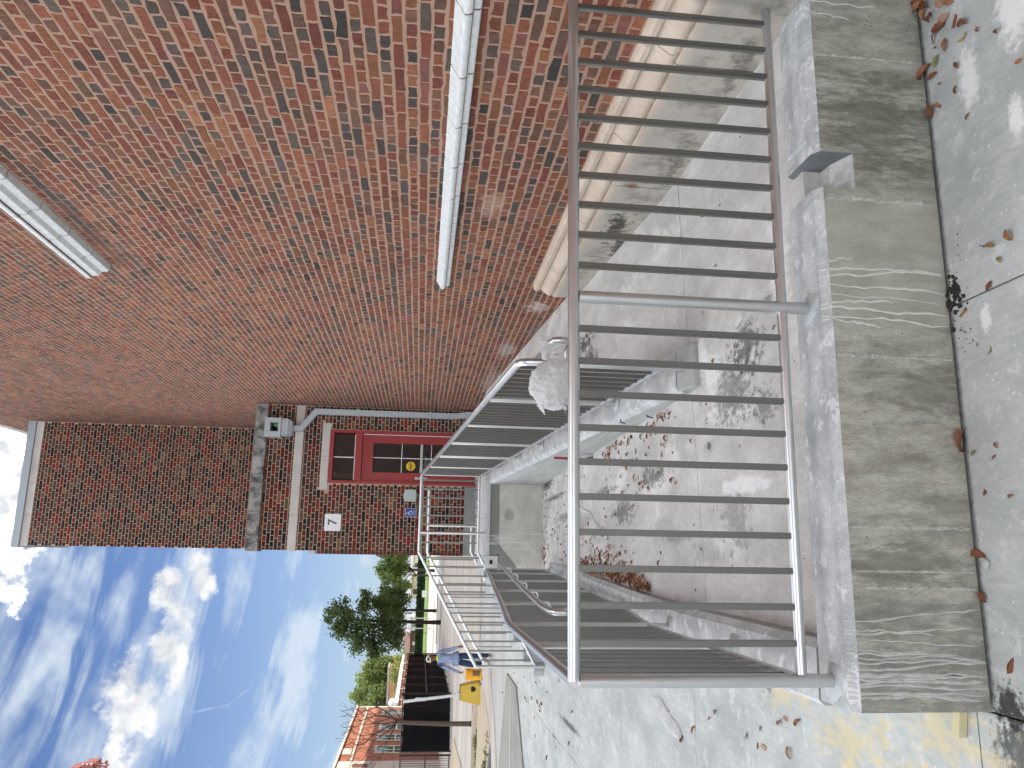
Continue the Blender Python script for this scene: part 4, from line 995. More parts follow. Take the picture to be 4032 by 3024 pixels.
def house(name, label, x0, x1, y0, y1, ze, zr, wall, roof, doors=(), windows=()):
    h = empty(name, ((x0+x1)/2, y0, .2), label, 'house', None)
    MB().box(x0, x1, y0, y1, 0, ze).build('wall', G[wall], h); e = .5
    ym = (y0+y1)/2
    MB().prism([(y0-e,ze-.1),(ym,zr),(y1+e,ze-.1),(y1+e,ze+.05),(ym,zr+.18),(y0-e,ze+.05)], 'x', x0-e, x1+e).build('roof', G[roof], h)
    MB().prism([(y0,ze),(y1,ze),(ym,zr-.02)], 'x', x0+.02, x1-.02).build('gable', G[wall], h)
    for x, w_, hh in doors: MB().box(x,x+w_,y0-.08,y0-.002,0.1,hh).build('door', G['white_paint'], h)
    for x, w_, z0, z1 in windows:
        f = MB().box(x-.12,x+w_+.12,y0-.06,y0-.002,z0-.12,z1+.12).build('window', G['white_paint'], h); MB().box(x,x+w_,y0-.09,y0-.062,z0,z1).build('pane', G['far_glass'], f)
house('house', 'tan stuccoed house behind the hedge, under the yellow green tree', -14.5, -7.2, 240, 250, 3.9, 5.3, 'stucco_pale', 'roof_grey', [(-9.6,1.0,2.7)], [(-13.2,1.6,2.2,3.4)])
house('house', 'brown brick house with a pale garage front behind the hedge, left of the trunks', -32, -24, 240, 252, 3.6, 5.4, 'brick_dark_far', 'roof_brown', [(-27.6,1.0,2.9)], [(-31.2,1.4,2.3,3.3)])
house('house', 'white gabled house glimpsed between two tree trunks beyond the hedge', -23.2, -19.2, 236, 246, 3.6, 5.2, 'white_paint', 'roof_grey', [], [(-22.2,1.2,2.3,3.2)])
house('house', 'pale yellow house front beside the screened fence end beyond the hedge', -39, -33, 262, 272, 4.2, 6.0, 'stucco_tan', 'roof_grey', [], [(-37.5,2.6,2.3,3.6)])
house('house', 'white low house beyond the hedge right beside the entrance block corner', -6.8, -1.5, 250, 258, 3.6, 4.9, 'white_paint', 'roof_grey', [], [(-5.6,1.2,2.3,3.2)])

# ------------------------------------------------------------------ foliage
def leaf_cloud(clumps, dens, size, m, name, parent, flat=0):
    V = []; F_ = []
    for cx_, cy_, cz_, r in clumps:
        k = int(dens*r*r)
        # leaves gather in sprays round the limb ends, with gaps between
        ns = 13; d_ = rng.normal(0,1,(ns,3)); d_ /= np.linalg.norm(d_,axis=1)[:,None]
        C_ = np.array([cx_,cy_,cz_])+d_*r*rng.uniform(.35,1.05,(ns,1))*np.array([1,1,.85])
        P = C_[rng.integers(0,ns,k)]+rng.normal(0,.21*r,(k,3))
        a = rng.normal(0,1,(k,3)); a /= np.linalg.norm(a,axis=1)[:,None]; b_ = np.cross(a, rng.normal(0,1,(k,3))); b_ /= np.linalg.norm(b_,axis=1)[:,None]
        s_ = size*rng.uniform(.6,1.35,(k,1))
        for t_ in range(k):
            o = len(V); p = P[t_]; u = a[t_]*s_[t_]*.5; v = b_[t_]*s_[t_]*.34
            V += [p-u, p-v*.9+u*.1, p+u, p+v]; F_.append((o,o+1,o+2,o+3))
    return mesh(name, V, F_, m, parent)
def limb(b, p, d, L, r, depth, spread=.6, k=3, up=.15, seg=6, minr=.006):
    pts = [Vector(p)]; q = Vector(p); dd = Vector(d).normalized(); n_ = 4
    for i in range(n_):
        dd = (dd+Vector((random.uniform(-1,1),random.uniform(-1,1),random.uniform(-.6,1)))*.16+Vector((0,0,up*.3))).normalized(); q = q+dd*(L/n_); pts.append(q.copy())
    b.tube(pts, [max(minr, r*(1-.55*i/n_)) for i in range(n_+1)], seg, cap=False)
    if depth:
        for j in range(k):
            t = random.choice([2,3,4,4]); s_ = Vector((random.uniform(-1,1),random.uniform(-1,1),random.uniform(-.35,.8)))
            limb(b, pts[t], (dd+s_*spread*1.4).normalized(), L*random.uniform(.55,.8), r*.5, depth-1, spread, k, up, max(4, seg-1), minr)
def tree(name, label, base, trunk_r, trunk_h, clumps, dens, size, fol, bark='bark_dark', group=None, lean=(0,0)):
    t = empty(name, base, label, 'tree', group)
    b = MB(); top = Vector(base)+Vector((lean[0],lean[1],trunk_h))
    b.tube([Vector(base)-Vector((0,0,.1)), Vector(base).lerp(top,.3), Vector(base).lerp(top,.7)+Vector((.05,0,0)), top], [trunk_r*1.25, trunk_r, trunk_r*.85, trunk_r*.6], 10)
    for cx_, cy_, cz_, r in clumps:
        mid = top.lerp(Vector((cx_,cy_,cz_)), .5)+Vector((0,0,-.15))
        b.tube([Vector(base).lerp(top,.8), mid, Vector((cx_,cy_,cz_))], [trunk_r*.45, trunk_r*.28, trunk_r*.08], 6, cap=False)
    b.build('trunk', G[bark], t, smooth=True)
    leaf_cloud(clumps, dens, size, G[fol], 'crown', t)
    return t
J = lambda: random.uniform(-1.3,1.3)
T1 = [(-5.3,8.5,.8),(-4.6,7.7,.95),(-6.1,7.9,.9),(-5.4,6.8,1.35),(-7.1,6.4,.95),(-4.2,6.3,.9),(-7.5,5.1,.95),(-5.9,5.3,1.5),(-4.3,4.9,1.0),(-7.2,3.9,.9),(-5.6,4.0,1.15),(-4.3,3.7,.75),(-6.5,3.4,.7)]
tree('broadleaf_tree', 'large dark green tree standing in front of the lawn fence, tallest of the trees', (-5.62,63.7,.2), .14, 4.4, [(x,63.7+J(),z,r) for x,z,r in T1], 900, .20, 'foliage_dark')
tree('broadleaf_tree', 'dark tree just right of the tallest tree, its lower crown merging with it', (-5.56,74.8,.2), .13, 3.4, [(x,74.8+J(),z,r) for x,z,r in ((-4.4,5.3,1.0),(-5.3,5.0,1.2),(-4.0,4.2,1.0),(-5.8,3.9,.9),(-4.8,3.5,.9))], 700, .23, 'foliage_dark')
tree('broadleaf_tree', 'rounded yellow green tree beside the brick entrance block', (-2.4,92,.2), .16, 3.0, [(x*92/85,92+J(),2.12+(z-2.12)*92/85,r) for x,z,r in ((-2.3,5.7,1.1),(-1.4,5.0,1.1),(-3.2,4.9,1.1),(-2.3,4.3,1.4),(-1.0,4.0,1.0),(-3.7,3.7,.9),(-.6,5.6,1.0))], 620, .26, 'foliage_mid')
tree('broadleaf_tree', 'dark tree behind the yellow green one, low to the hedge', (-3.6,112,.2), .15, 2.6, [(x,112+J(),z,r) for x,z,r in ((-3.4,4.6,1.3),(-2.0,4.2,1.2),(-5.0,4.2,1.2),(-.9,4.6,1.2))], 340, .32, 'foliage_mid')
tree('broadleaf_tree', 'bright light green tree rising behind the annex roof', (-20,128,.2), .25, 5.0, [(x,128+J()*1.5,z,r) for x,z,r in ((-22.8,10.4,1.5),(-20.8,9.3,1.9),(-18.8,8.9,1.8),(-17.4,7.9,1.6),(-21.8,7.7,2.1),(-19.6,6.9,2.2),(-17.8,6.0,1.5),(-24,8.4,1.8),(-22,5.6,1.9),(-20,5.0,1.9),(-18.4,4.6,1.6),(-24.5,6,1.8))], 330, .40, 'foliage_light')
tree('broadleaf_tree', 'small light green tree in front of the tan building end', (-16.6,112,.2), .12, 3.0, [(x,112+J(),z,r) for x,z,r in ((-16.6,4.6,1.0),(-15.4,4.4,.9),(-17.4,4.1,.9),(-14.6,3.8,.9),(-18.6,4.2,.8))], 330, .3, 'foliage_light')
# bare street tree
bt = empty('bare_tree', (-5.57,27.1,.2), 'leafless street tree with a slim grey trunk in front of the black fence', 'tree')
random.seed(21); b = MB()
b.tube([(-5.57,27.1,.1),(-5.57,27.1,.3),(-5.56,27.1,1.2),(-5.52,27.1,2.2),(-5.49,27.1,2.6)], [.10,.082,.074,.066,.058], 12, cap=False); b.build('trunk', G['bark'], bt, smooth=True)
b = MB()
for d_, L, r in (((.25,.1,1),.95,.036),((-.35,-.2,1),.85,.030),((.8,.2,.75),.85,.030),((-.9,.2,.6),1.0,.032),((.1,-.5,1),.8,.026),((-.7,-.4,.35),.85,.024),((.6,-.3,.35),.7,.022)):
    limb(b, (-5.49,27.1,random.uniform(2.3,2.62)), d_, L, r, 3, .75, 3, .10, 6, .0045)
b.build('branches', G['twig'], bt)
# hedge, lawn fence, notice board, posts
hd = empty('hedge', (-12,205,.2), 'long dark clipped hedge along the far side of the lawn', 'hedge')
MB().box(-45,6,205,207,.2,1.95).build('hedge_core', G['hedge_leaf'], hd, bevel=.15)
k = 9000; px_ = rng.uniform(-45,6,k); pz_ = rng.uniform(.3,2.25,k); V = []; F_ = []
for x, z in zip(px_, pz_):
    o = len(V); p = np.array([x,204.9-rng.uniform(0,.25),z]); a = rng.normal(0,.14,3); c = rng.normal(0,.14,3); V += [p-a,p-c,p+a,p+c]; F_.append((o,o+1,o+2,o+3))
mesh('leaves', V, F_, G['hedge_leaf'], hd)
lf = empty('lawn_fence', (-12,136,.2), 'low black iron fence along the front edge of the lawn', 'fence')
MB().box(-34,4,135.97,136.03,1.02,1.07).box(-34,4,135.97,136.03,.36,.40).build('rail', G['iron_black'], lf)
b = MB(); x = -34
while x < 4: b.box(x-.012,x+.012,135.985,136.015,.25,1.06); x += .28
b.build('pickets', G['iron_black'], lf)['kind'] = 'stuff'
for i in range(14): MB().box(-34+i*2.9-.035,-34+i*2.9+.035,135.96,136.04,.2,1.14).build('post', G['iron_black'], lf)
nb = empty('notice_board', (-7.4,135,.2), 'plain white notice board fixed to the low lawn fence', 'sign'); MB().box(-7.95,-6.85,135.88,135.94,.42,1.32).build('board', G['sign_white'], nb)
for x in (-7.8,-7.0): MB().box(x-.03,x+.03,135.9,135.955,.2,1.3).build('leg', G['iron_black'], nb)
for x, lab in ((-8.35,'pale metal pole behind the tall dark tree trunk'),(-9.55,'pale metal pole left of the tall dark tree trunk')):
    p_ = empty('metal_pole', (x,100,.2), lab, 'pole'); MB().tube([(x,100,.2),(x,100,3.4)], .06, 8).build('shaft', G['galv'], p_); MB().tube([(x,100,3.4),(x,100,3.52)], .075, 8).build('cap', G['galv'], p_)
# ------------------------------------------------------------------ black screened fences
def screen_fence(label, p0, p1, nseg, h0=.22, h1=2.62, scr=True, low=False):
    f = empty('screened_fence', ((p0[0]+p1[0])/2,(p0[1]+p1[1])/2,.2), label, 'fence')
    A, B_ = Vector((*p0,0)), Vector((*p1,0)); d_ = (B_-A).normalized(); nn_ = Vector((-d_.y,d_.x,0))
    if nn_.y > 0: nn_ = -nn_
    for i in range(nseg+1):
        q = A.lerp(B_, i/nseg); MB().tube([(q.x,q.y,.1),(q.x,q.y,h1+.06)], .045, 8).build('post', G['iron_black'], f)
    for z in (h0+.05,(h0+h1)/2,h1): MB().tube([(A.x,A.y,z),(B_.x,B_.y,z)], .03, 8).build('rail', G['iron_black'], f)
    if scr:
        for i in range(nseg):
            a = A.lerp(B_, i/nseg)+nn_*.055+d_*.004; c = A.lerp(B_, (i+1)/nseg)+nn_*.055-d_*.004; v = []; k = 10; fs = []
            for j in range(k+1):
                q = a.lerp(c, j/k)+nn_*(.012*math.sin(j*1.7+i)*(0 < j < k)); v += [(q.x,q.y,h0+.06+.02*math.sin(j*2+i)),(q.x,q.y,h1-.05+.02*math.cos(j*1.3+i))]
            for j in range(k): fs.append((j*2,j*2+2,j*2+3,j*2+1))
            mesh('screen_panel', v, fs, G['privacy_screen'], f)
    return f
screen_fence('black screened fence panels in front of the orange brick building, behind the bare tree', (-7.25,42.0), (-9.6,40.7), 2)
screen_fence('black screened fence running away behind the walking man', (-7.22,42.3), (-7.5,60.0), 6)
g2 = screen_fence('open black mesh fence with vertical bars at the left edge of the picture', (-9.75,40.6), (-16,41.6), 3, scr=False)
b = MB(); x = -9.8
while x > -16: b.box(x-.011,x+.011,40.6+(-9.75-x)*.16-.011,40.6+(-9.75-x)*.16+.011,.25,2.6); x -= .11
b.build('bars', G['iron_black'], g2)['kind'] = 'stuff'
ut = empty('equipment_cabinet', (-9.2,43.2,.2), 'dark green equipment cabinet behind the black screened fence', 'cabinet'); MB().box(-9.9,-8.5,43,44,.2,2.0).build('body', plain('cabinet_green', srgb(70,92,80), .6), ut, bevel=.03); MB().box(-9.95,-8.45,42.95,44.05,2.001,2.06).build('lid', MATS['cabinet_green'], ut)
# ------------------------------------------------------------------ leaning post in its yellow base
yb = empty('sign_base', (-4.06,23.9,.2), 'yellow painted concrete base with a dark hole, holding a leaning post', 'post base')
def frustum(b, c, w0, w1, z0, z1):
    v = [(c[0]+sx*w0/2,c[1]+sy*w0/2,z0) for sx,sy in ((-1,-1),(1,-1),(1,1),(-1,1))]+[(c[0]+sx*w1/2,c[1]+sy*w1/2,z1) for sx,sy in ((-1,-1),(1,-1),(1,1),(-1,1))]
    return b.add(v, [(3,2,1,0),(4,5,6,7)]+[(i,(i+1)%4,(i+1)%4+4,i+4) for i in range(4)])
frustum(MB(), (-4.06,23.95), .64, .40, .19, .765).build('body', G['base_yellow'], yb, bevel=.015)
v = [(-3.93+.075*math.cos(a)*(1+.25*math.sin(3*a)), 23.668+.02*math.sin(a), .40+.085*math.sin(a)*(1+.2*math.cos(2*a))) for a in [2*math.pi*i/14 for i in range(14)]]
v = [(x, 23.95-.32+((z-.19)/.575)*.12-.003, z) for x,_,z in v]
mesh('hole', v, [tuple(range(14))], G['dark_inside'], yb)
MB().box(-4.25,-3.87,23.76,24.14,.765,.775).build('top_rim', G['dark_inside'], yb); MB().box(-4.2,-4.06,23.85,24.0,.776,.86).build('sleeve', G['white_paint'], yb)
lp = empty('leaning_post', (-4.13,23.93,.78), 'leaning galvanised steel post standing in the yellow base', 'post')
b = MB(); A = Vector((-4.13,23.93,.77)); B_ = Vector((-4.31,23.93,2.40))
for ox, oy, sx, sy in ((0,0,.075,.012),(-.034,.03,.012,.06),(.034,.03,.012,.06)):
    b.add([A+Vector((ox+ax*sx/2,oy+ay*sy/2,0)) for ax,ay in ((-1,-1),(1,-1),(1,1),(-1,1))]+[B_+Vector((ox+ax*sx/2,oy+ay*sy/2,0)) for ax,ay in ((-1,-1),(1,-1),(1,1),(-1,1))], [(3,2,1,0),(4,5,6,7)]+[(i,(i+1)%4,(i+1)%4+4,i+4) for i in range(4)])
b.build('channel', G['galv'], lp); MB().box(-4.285,-4.195,23.90,23.915,1.75,2.05).build('bracket', G['galv'], lp)
# weeds round the bed
wd_ = tag(mesh('weeds', [], [], G['weed']), 'low weeds and leaf litter growing along the bed by the kerb', 'weeds', kind='stuff')
V = []; F_ = []; mi = []
for i in range(420):
    t = random.random(); x = random.choice([-3.35+random.gauss(0,.15), -4.6-2.6*t+random.gauss(0,.12), -5.6+random.gauss(0,.15)]); y = 23.6+random.gauss(0,.2) if x > -3.9 else (20.9+(-4.6-x)*.75+random.gauss(0,.25) if random.random() < .7 else 24.6+random.gauss(0,.1))
    o = len(V); h = random.uniform(.02,.12); a = random.uniform(0,6.28); q = Vector((x,y,.205)); s_ = Vector((math.cos(a),math.sin(a),0))*.03; V += [q-s_,q+s_,q+s_*2+Vector((random.gauss(0,.05),random.gauss(0,.05),h))]; F_.append((o,o+1,o+2))
wd_.data.from_pydata([tuple(v) for v in V], [], F_)
# ------------------------------------------------------------------ tower crane showing at the edge of the sky
cn = empty('tower_crane', (-17,40,.2), 'red construction equipment tip poking into the sky at the picture edge', 'crane')
b = MB()
for sx in (-.6,.6):
    for sy in (-.6,.6): b.tube([(-17+sx,40+sy,.2),(-17+sx,40+sy,16.2)], .06, 6)
for i in range(13):
    z = .6+i*1.2
    for (ax,ay),(cx_,cy_) in (((-.6,-.6),(.6,-.6)),((.6,-.6),(.6,.6)),((.6,.6),(-.6,.6)),((-.6,.6),(-.6,-.6))): b.tube([(-17+ax,40+ay,z),(-17+cx_,40+cy_,z+1.2)], .035, 5)
b.build('mast', G['crane_red'], cn)
b = MB()
for z, y in ((16.0,39.6),(16.0,40.4),(16.75,40.0)): b.tube([(-17,y,z),(-9.75,y,z)], .05, 6)
for i in range(12):
    x = -17+i*.6; b.tube([(x,39.6,16.0),(x+.3,40,16.75),(x+.6,39.6,16.0)], .03, 5); b.tube([(x,40.4,16.0),(x+.3,40,16.75),(x+.6,40.4,16.0)], .03, 5)
b.build('jib', G['crane_red'], cn)
MB().box(-9.95,-9.66,39.5,40.5,16.25,16.75).build('counterweight', G['crane_red'], cn, bevel=.03)
MB().box(-10.2,-9.82,39.5,40.5,16.85,17.25).build('winch_housing', G['crane_red'], cn, bevel=.03)
for z in (16.29,16.47,16.66): MB().box(-9.70,-9.645,39.47,39.497,z,z+.07).build('reflector', G['white_paint'], cn)
b = MB(); b.tube([(-9.66,39.6,16.25),(-9.8,39.6,15.8),(-9.72,39.6,15.62)], .04, 6).tube([(-10.1,39.6,15.95),(-9.72,39.6,15.62)], .03, 6).build('hook_arm', G['crane_red'], cn)
# ------------------------------------------------------------------ walking man with a bucket
pe = empty('person', (-2.65,20.4,.2), 'man in a white cap, striped blue shirt and jeans walking with a yellow bucket', 'person')
SK = {'pel':((-2.67,20.4,1.05),.135,.105),'sp':((-2.66,20.4,1.27),.145,.105),'ch':((-2.65,20.4,1.46),.155,.11),'nb':((-2.652,20.39,1.575),.062,.06),'nk':((-2.655,20.375,1.625),.050,.052),'hd':((-2.662,20.35,1.695),.068,.085),'ht':((-2.662,20.36,1.775),.066,.082),
      'sr':((-2.52,20.4,1.525),.066,.066),'er':((-2.462,20.43,1.26),.052,.052),'wr':((-2.378,20.34,1.03),.036,.036),'hr':((-2.362,20.32,.955),.020,.038),
      'sl':((-2.795,20.4,1.525),.066,.066),'el':((-2.895,20.44,1.275),.052,.052),'wl':((-2.972,20.34,1.045),.036,.036),'hl':((-2.992,20.33,.985),.020,.038),
      'pr':((-2.595,20.4,.99),.098,.10),'kr':((-2.602,20.34,.63),.068,.07),'ar':((-2.588,20.42,.30),.052,.055),'fr':((-2.588,20.43,.245),.045,.05),'tr':((-2.60,20.25,.232),.042,.032),
      'pl':((-2.748,20.4,.99),.098,.10),'kl':((-2.815,20.40,.64),.068,.07),'al':((-2.742,20.66,.37),.052,.055),'fl':((-2.742,20.69,.31),.045,.05),'tl':((-2.752,20.52,.252),.042,.034)}
ks = list(SK); ix = {k: i for i, k in enumerate(ks)}
ED = [('pel','sp'),('sp','ch'),('ch','nb'),('nb','nk'),('nk','hd'),('hd','ht'),('ch','sr'),('sr','er'),('er','wr'),('wr','hr'),('ch','sl'),('sl','el'),('el','wl'),('wl','hl'),('pel','pr'),('pr','kr'),('kr','ar'),('ar','fr'),('fr','tr'),('pel','pl'),('pl','kl'),('kl','al'),('al','fl'),('fl','tl')]
me = bpy.data.meshes.new('body_skeleton'); me.from_pydata([SK[k][0] for k in ks], [(ix[a], ix[b_]) for a, b_ in ED], [])
to = bpy.data.objects.new('body_skeleton', me); COL.objects.link(to)
md = to.modifiers.new('skin', 'SKIN'); md.branch_smoothing = .6
sv = me.skin_vertices[0].data if me.skin_vertices else None
if sv is None:
    bm = bmesh.new(); bm.from_mesh(me); bm.verts.layers.skin.verify(); bm.to_mesh(me); bm.free(); sv = me.skin_vertices[0].data
for k in ks: sv[ix[k]].radius = SK[k][1:]; sv[ix[k]].use_root = (k == 'pel')
ms = to.modifiers.new('sub', 'SUBSURF'); ms.levels = 2; ms.render_levels = 2
bpy.context.view_layer.update()
body = bpy.data.meshes.new_from_object(to.evaluated_get(bpy.context.evaluated_depsgraph_get())); bpy.data.objects.remove(to)
# fingers and thumbs joined into the same body mesh
b = MB(); b.v = [tuple(v.co) for v in body.vertices]; b.f = [tuple(p.vertices) for p in body.polygons]; b.mi = [0]*len(b.f)
for hx_, hy_, hz_, s_ in ((-2.362,20.32,.945,1),(-2.992,20.33,.975,-1)):
    for i, L in enumerate((.062,.072,.068,.052)):
        y = hy_-.03+.02*i; c = .012 if s_ > 0 else .03
        b.tube([(hx_,y,hz_+.02),(hx_+.004*s_,y-.004,hz_-L*.5),(hx_-c*s_*.4,y-.006,hz_-L*.85),(hx_-c*s_,y-.006,hz_-L)], [.0095,.009,.0085,.006], 6)
    b.tube([(hx_-.006*s_,hy_-.028,hz_+.035),(hx_-.026*s_,hy_-.045,hz_+.005),(hx_-.030*s_,hy_-.048,hz_-.02)], [.011,.010,.007], 6)
bo = b.build('body', [G['skin'], G['shirt'], G['jeans'], G['shoe'], G['neon']], pe, smooth=True)
for p in bo.data.polygons:
    x, y, z = p.center; arm = x > -2.445 or x < -2.91
    if z > 1.585: m_ = 0
    elif z > 1.535 and abs(x+2.652) < .058 and p.normal.y < .2: m_ = 4
    elif arm and z < 1.03: m_ = 0
    elif z > 1.03 or (arm and z > 1.0): m_ = 1
    elif z < .285 or (y > 20.55 and z < .35): m_ = 3
    else: m_ = 2
    p.material_index = m_
b = MB(); b.tube([(-2.80,20.4,1.02),(-2.80,20.4,1.08)], .001, 4)
# shirt hem and loose shirt tail
v = []; k = 20; f = []
for i in range(k):
    a = 2*math.pi*i/k; 
    for zz, rr in ((1.16,.158),(1.09,.172),(1.035,.178)): v.append((-2.668+rr*1.03*math.cos(a), 20.4+rr*.8*math.sin(a), zz+.01*math.sin(3*a)))
for i in range(k):
    for j in range(2): f.append((i*3+j, ((i+1)%k)*3+j, ((i+1)%k)*3+j+1, i*3+j+1))
mesh('shirt_hem', v, f, G['shirt'], pe, smooth=True)
cap = MB().ball((-2.664,20.36,1.765), .092, 16, 10, (1,1.08,.82)).build('cap', G['cap_cloth'], pe, smooth=True)
bm = bmesh.new(); bm.from_mesh(cap.data); bmesh.ops.delete(bm, geom=[v for v in bm.verts if v.co.z < 1.748], context='VERTS'); bm.to_mesh(cap.data); bm.free()
mesh('brim', [(-2.745,20.30,1.752),(-2.60,20.28,1.752),(-2.625,20.19,1.735),(-2.675,20.165,1.728),(-2.735,20.20,1.732),(-2.745,20.30,1.744),(-2.60,20.28,1.744),(-2.625,20.19,1.727),(-2.675,20.165,1.720),(-2.735,20.20,1.724)], [(0,1,2,3,4),(9,8,7,6,5)]+[(i,i+5,(i+1)%5+5,(i+1)%5) for i in range(5)], G['cap_cloth'], pe)
MB().box(-2.70,-2.63,20.262,20.270,1.765,1.81).build('cap_badge', G['cap_dark'], pe)
for dx_ in (-.03,.022): MB().ball((-2.665+dx_,20.272,1.712), .009, 8, 5).build('eye', G['hair_dark'], pe, smooth=True)
MB().ball((-2.668,20.258,1.688), .014, 8, 6, (.8,1,1.3)).build('nose', G['skin'], pe, smooth=True)
MB().box(-2.688,-2.648,20.270,20.276,1.655,1.661).build('mouth', G['hair_dark'], pe)
for sx in (-.072,.070): MB().ball((-2.662+sx,20.365,1.70), .02, 8, 6, (.4,.8,1.3)).build('ear', G['skin'], pe, smooth=True)
MB().ball((-2.662,20.385,1.725), .079, 14, 8, (1,.9,.6)).build('hair', G['hair_dark'], pe, smooth=True)
# bucket in his hand
bu = empty('bucket', (-3.035,20.33,.45), 'yellow plastic bucket with a dark label hanging from the man\'s hand', 'bucket')
bxc, byc = -3.035, 20.33
MB().lathe([(.122,.455),(.125,.46),(.140,.80),(.148,.80),(.148,.835),(.140,.835),(.136,.80),(.120,.47)], (bxc,byc,0), 28).build('pail', G['bucket_yellow'], bu, smooth=False)
MB().lathe([(.1405,.735),(.1465,.738),(.1465,.752),(.1405,.755)], (bxc,byc,0), 28).build('rib', G['bucket_yellow'], bu)
v = []; f = []
for i in range(9):
    a = R(-95+i*7); v += [(bxc+.1345*math.cos(a), byc+.1345*math.sin(a), .50),(bxc+.1405*math.cos(a), byc+.1405*math.sin(a), .68)]
for i in range(8): f.append((i*2,i*2+2,i*2+3,i*2+1))
mesh('label_print', v, f, G['plastic_label'], bu)
MB().tube([(bxc-.146,byc,.79),(bxc-.11,byc,.87),(bxc+.02,byc,.925),(bxc+.05,byc,.93),(bxc+.11,byc,.89),(bxc+.146,byc,.79)], .004, 6).build('handle', G['galv'], bu)

# ------------------------------------------------------------------ plastic bag tied on the handrail
from mathutils import noise as MN
pb = empty('plastic_bag', (.96,4.36,1.4), 'crumpled clear white plastic bag tied to the end of the middle handrail', 'bag')
bm = bmesh.new(); bmesh.ops.create_icosphere(bm, subdivisions=5, radius=1)
for v in bm.verts:
    c = v.co.copy()
    rdg = 1-abs(MN.noise(c*2.6+Vector((3,1,7)))*2); r2 = 1-abs(MN.noise(c*6.0+Vector((9,4,2)))*2)
    r3 = 1-abs(MN.noise(c*13+Vector((1,8,3)))*2); k_ = 1+.14*MN.noise(c*1.3)+.13*rdg+.085*r2+.012*r3-.17
    pinch = max(0, c.x-.45)*.35          # drawn in towards the knot
    q = Vector((c.x*.155*k_, c.y*.13*k_*(1-pinch), c.z*.135*k_*(1-pinch)))
    v.co = q+Vector((.955,4.36,1.388))
me = bpy.data.meshes.new('bag_body'); bm.to_mesh(me); bm.free(); new_obj('bag_body', me, G['plastic_film'], pb, smooth=True)
MB().ball((1.112,4.36,1.428), .020, 12, 8, (1,1,1.2)).build('knot', G['plastic_film'], pb, smooth=True)
for j, (dx_, dz_) in enumerate(((.085,-.03),(.07,.035),(.03,-.085),(.10,.0),(-.02,-.10),(.05,-.06))):
    v = []; f = []
    for i in range(7):
        t = i/6; p = Vector((1.112+dx_*t, 4.355-.02*math.sin(t*3+j), 1.428+dz_*t+.015*math.sin(t*5+j))); wv = Vector((0,.4,1)).normalized()*(.006+.028*t*(1-.3*t))
        v += [p-wv, p+wv*.3+Vector((0,.006*math.sin(i*2.1),0)), p+wv]
    for i in range(6):
        for q in range(2): f.append((i*3+q,i*3+3+q,i*3+4+q,i*3+1+q))
    mesh('bag_handle', v, f, G['plastic_film'], pb, smooth=True)
for j, (x, z) in enumerate(((.80,1.33),(.815,1.45),(.84,1.30))):
    v = [(x+random.gauss(0,.02), 4.33+random.gauss(0,.015), z+random.gauss(0,.02)) for _ in range(6)]+[(x+.05,4.34,z),(x+.055,4.36,z+.01)]
    mesh('torn_edge', v, [(6,0,1),(6,1,2),(7,2,3),(7,3,4),(6,4,5)], G['plastic_film'], pb)
# ------------------------------------------------------------------ small things lying about
ham = empty('sledgehammer', (.96,7.85,.3), 'red handled sledgehammer leaning head down against the middle curb wall', 'hammer')
hz0 = z_low(.93,7.85)
b = MB().box(.905,.955,7.79,7.93,hz0+.002,hz0+.058).build('head', G['tool_steel'], ham, bevel=.010)
MB().tube([(.93,7.86,hz0+.05),(.952,7.95,hz0+.38)], .0125, 10).build('handle', G['hammer_red'], ham)
wb = empty('wood_block', (-.64,2.98,0), 'cut end of pale timber lying on the pavement by the curb wall corner', 'wood')
o = MB().box(-.10,.0,-.02,.02,0,.036).build('timber', G['wood'], wb, bevel=.003); o.matrix_parent_inverse = Matrix.Identity(4); wb.rotation_euler = (0,0,R(-12)); wb.location = (-.575,2.965,.002)
pebble = empty('pebble', (-.021,2.752,0), 'pale grey pebble lying at the foot of the front curb wall', 'stone')
bm = bmesh.new(); bmesh.ops.create_icosphere(bm, subdivisions=2, radius=1)
for v in bm.verts: v.co = Vector((v.co.x*.019, v.co.y*.016, v.co.z*.012))*(1+.25*MN.noise(v.co*1.7))+Vector((-.021,2.752,.010))
me = bpy.data.meshes.new('stone'); bm.to_mesh(me); bm.free(); new_obj('stone', me, G['stone_pebble'], pebble)
so = MB(); random.seed(5)
for i in range(60):
    a = random.gauss(1.03,.035); y = min(2.812, 2.772+random.gauss(0,.022)); s_ = random.uniform(.003,.012); so.ball((a,y,.004), s_, 5, 4, (1.2,1,.8))
for i in range(40): so.ball((random.gauss(.98,.12), 2.74+random.gauss(0,.035), .003), random.uniform(.0015,.004), 5, 3)
tag(so.build('soil_clump', G['soil'], None), 'clump of black soil spilled on the pavement joint below the paint drips', 'soil', kind='stuff')
sp = empty('plastic_scrap', (-1.28,6.38,.08), 'torn scrap of white plastic film lying on the plaza paving', 'scrap')
v = []; f = []
for i in range(11):
    t = i/10; x = -1.20-.20*t+.02*math.sin(t*9); y = 6.75-.62*t; wv = .02+.05*math.sin(t*3.0)
    z = gz(y)+.006
    v += [(x-wv,y,z+.008+.012*math.sin(i*2)),(x,y+.01,z+.03+.02*math.cos(i*1.7)),(x+wv,y,z+.006)]
for i in range(10):
    for q in range(2): f.append((i*3+q,i*3+3+q,i*3+4+q,i*3+1+q))
mesh('film', v, f, G['plastic_film'], sp, smooth=True)
tw = empty('wire_scrap', (.36,8.9,.3), 'twisted white cord lying on the lower ramp floor', 'cord')
cp = [(.50,8.6),(.44,8.3),(.40,8.0),(.30,7.8),(.24,7.55),(.16,7.5),(.10,7.7),(.16,7.9),(.24,7.75),(.20,7.3),(.12,7.2)]
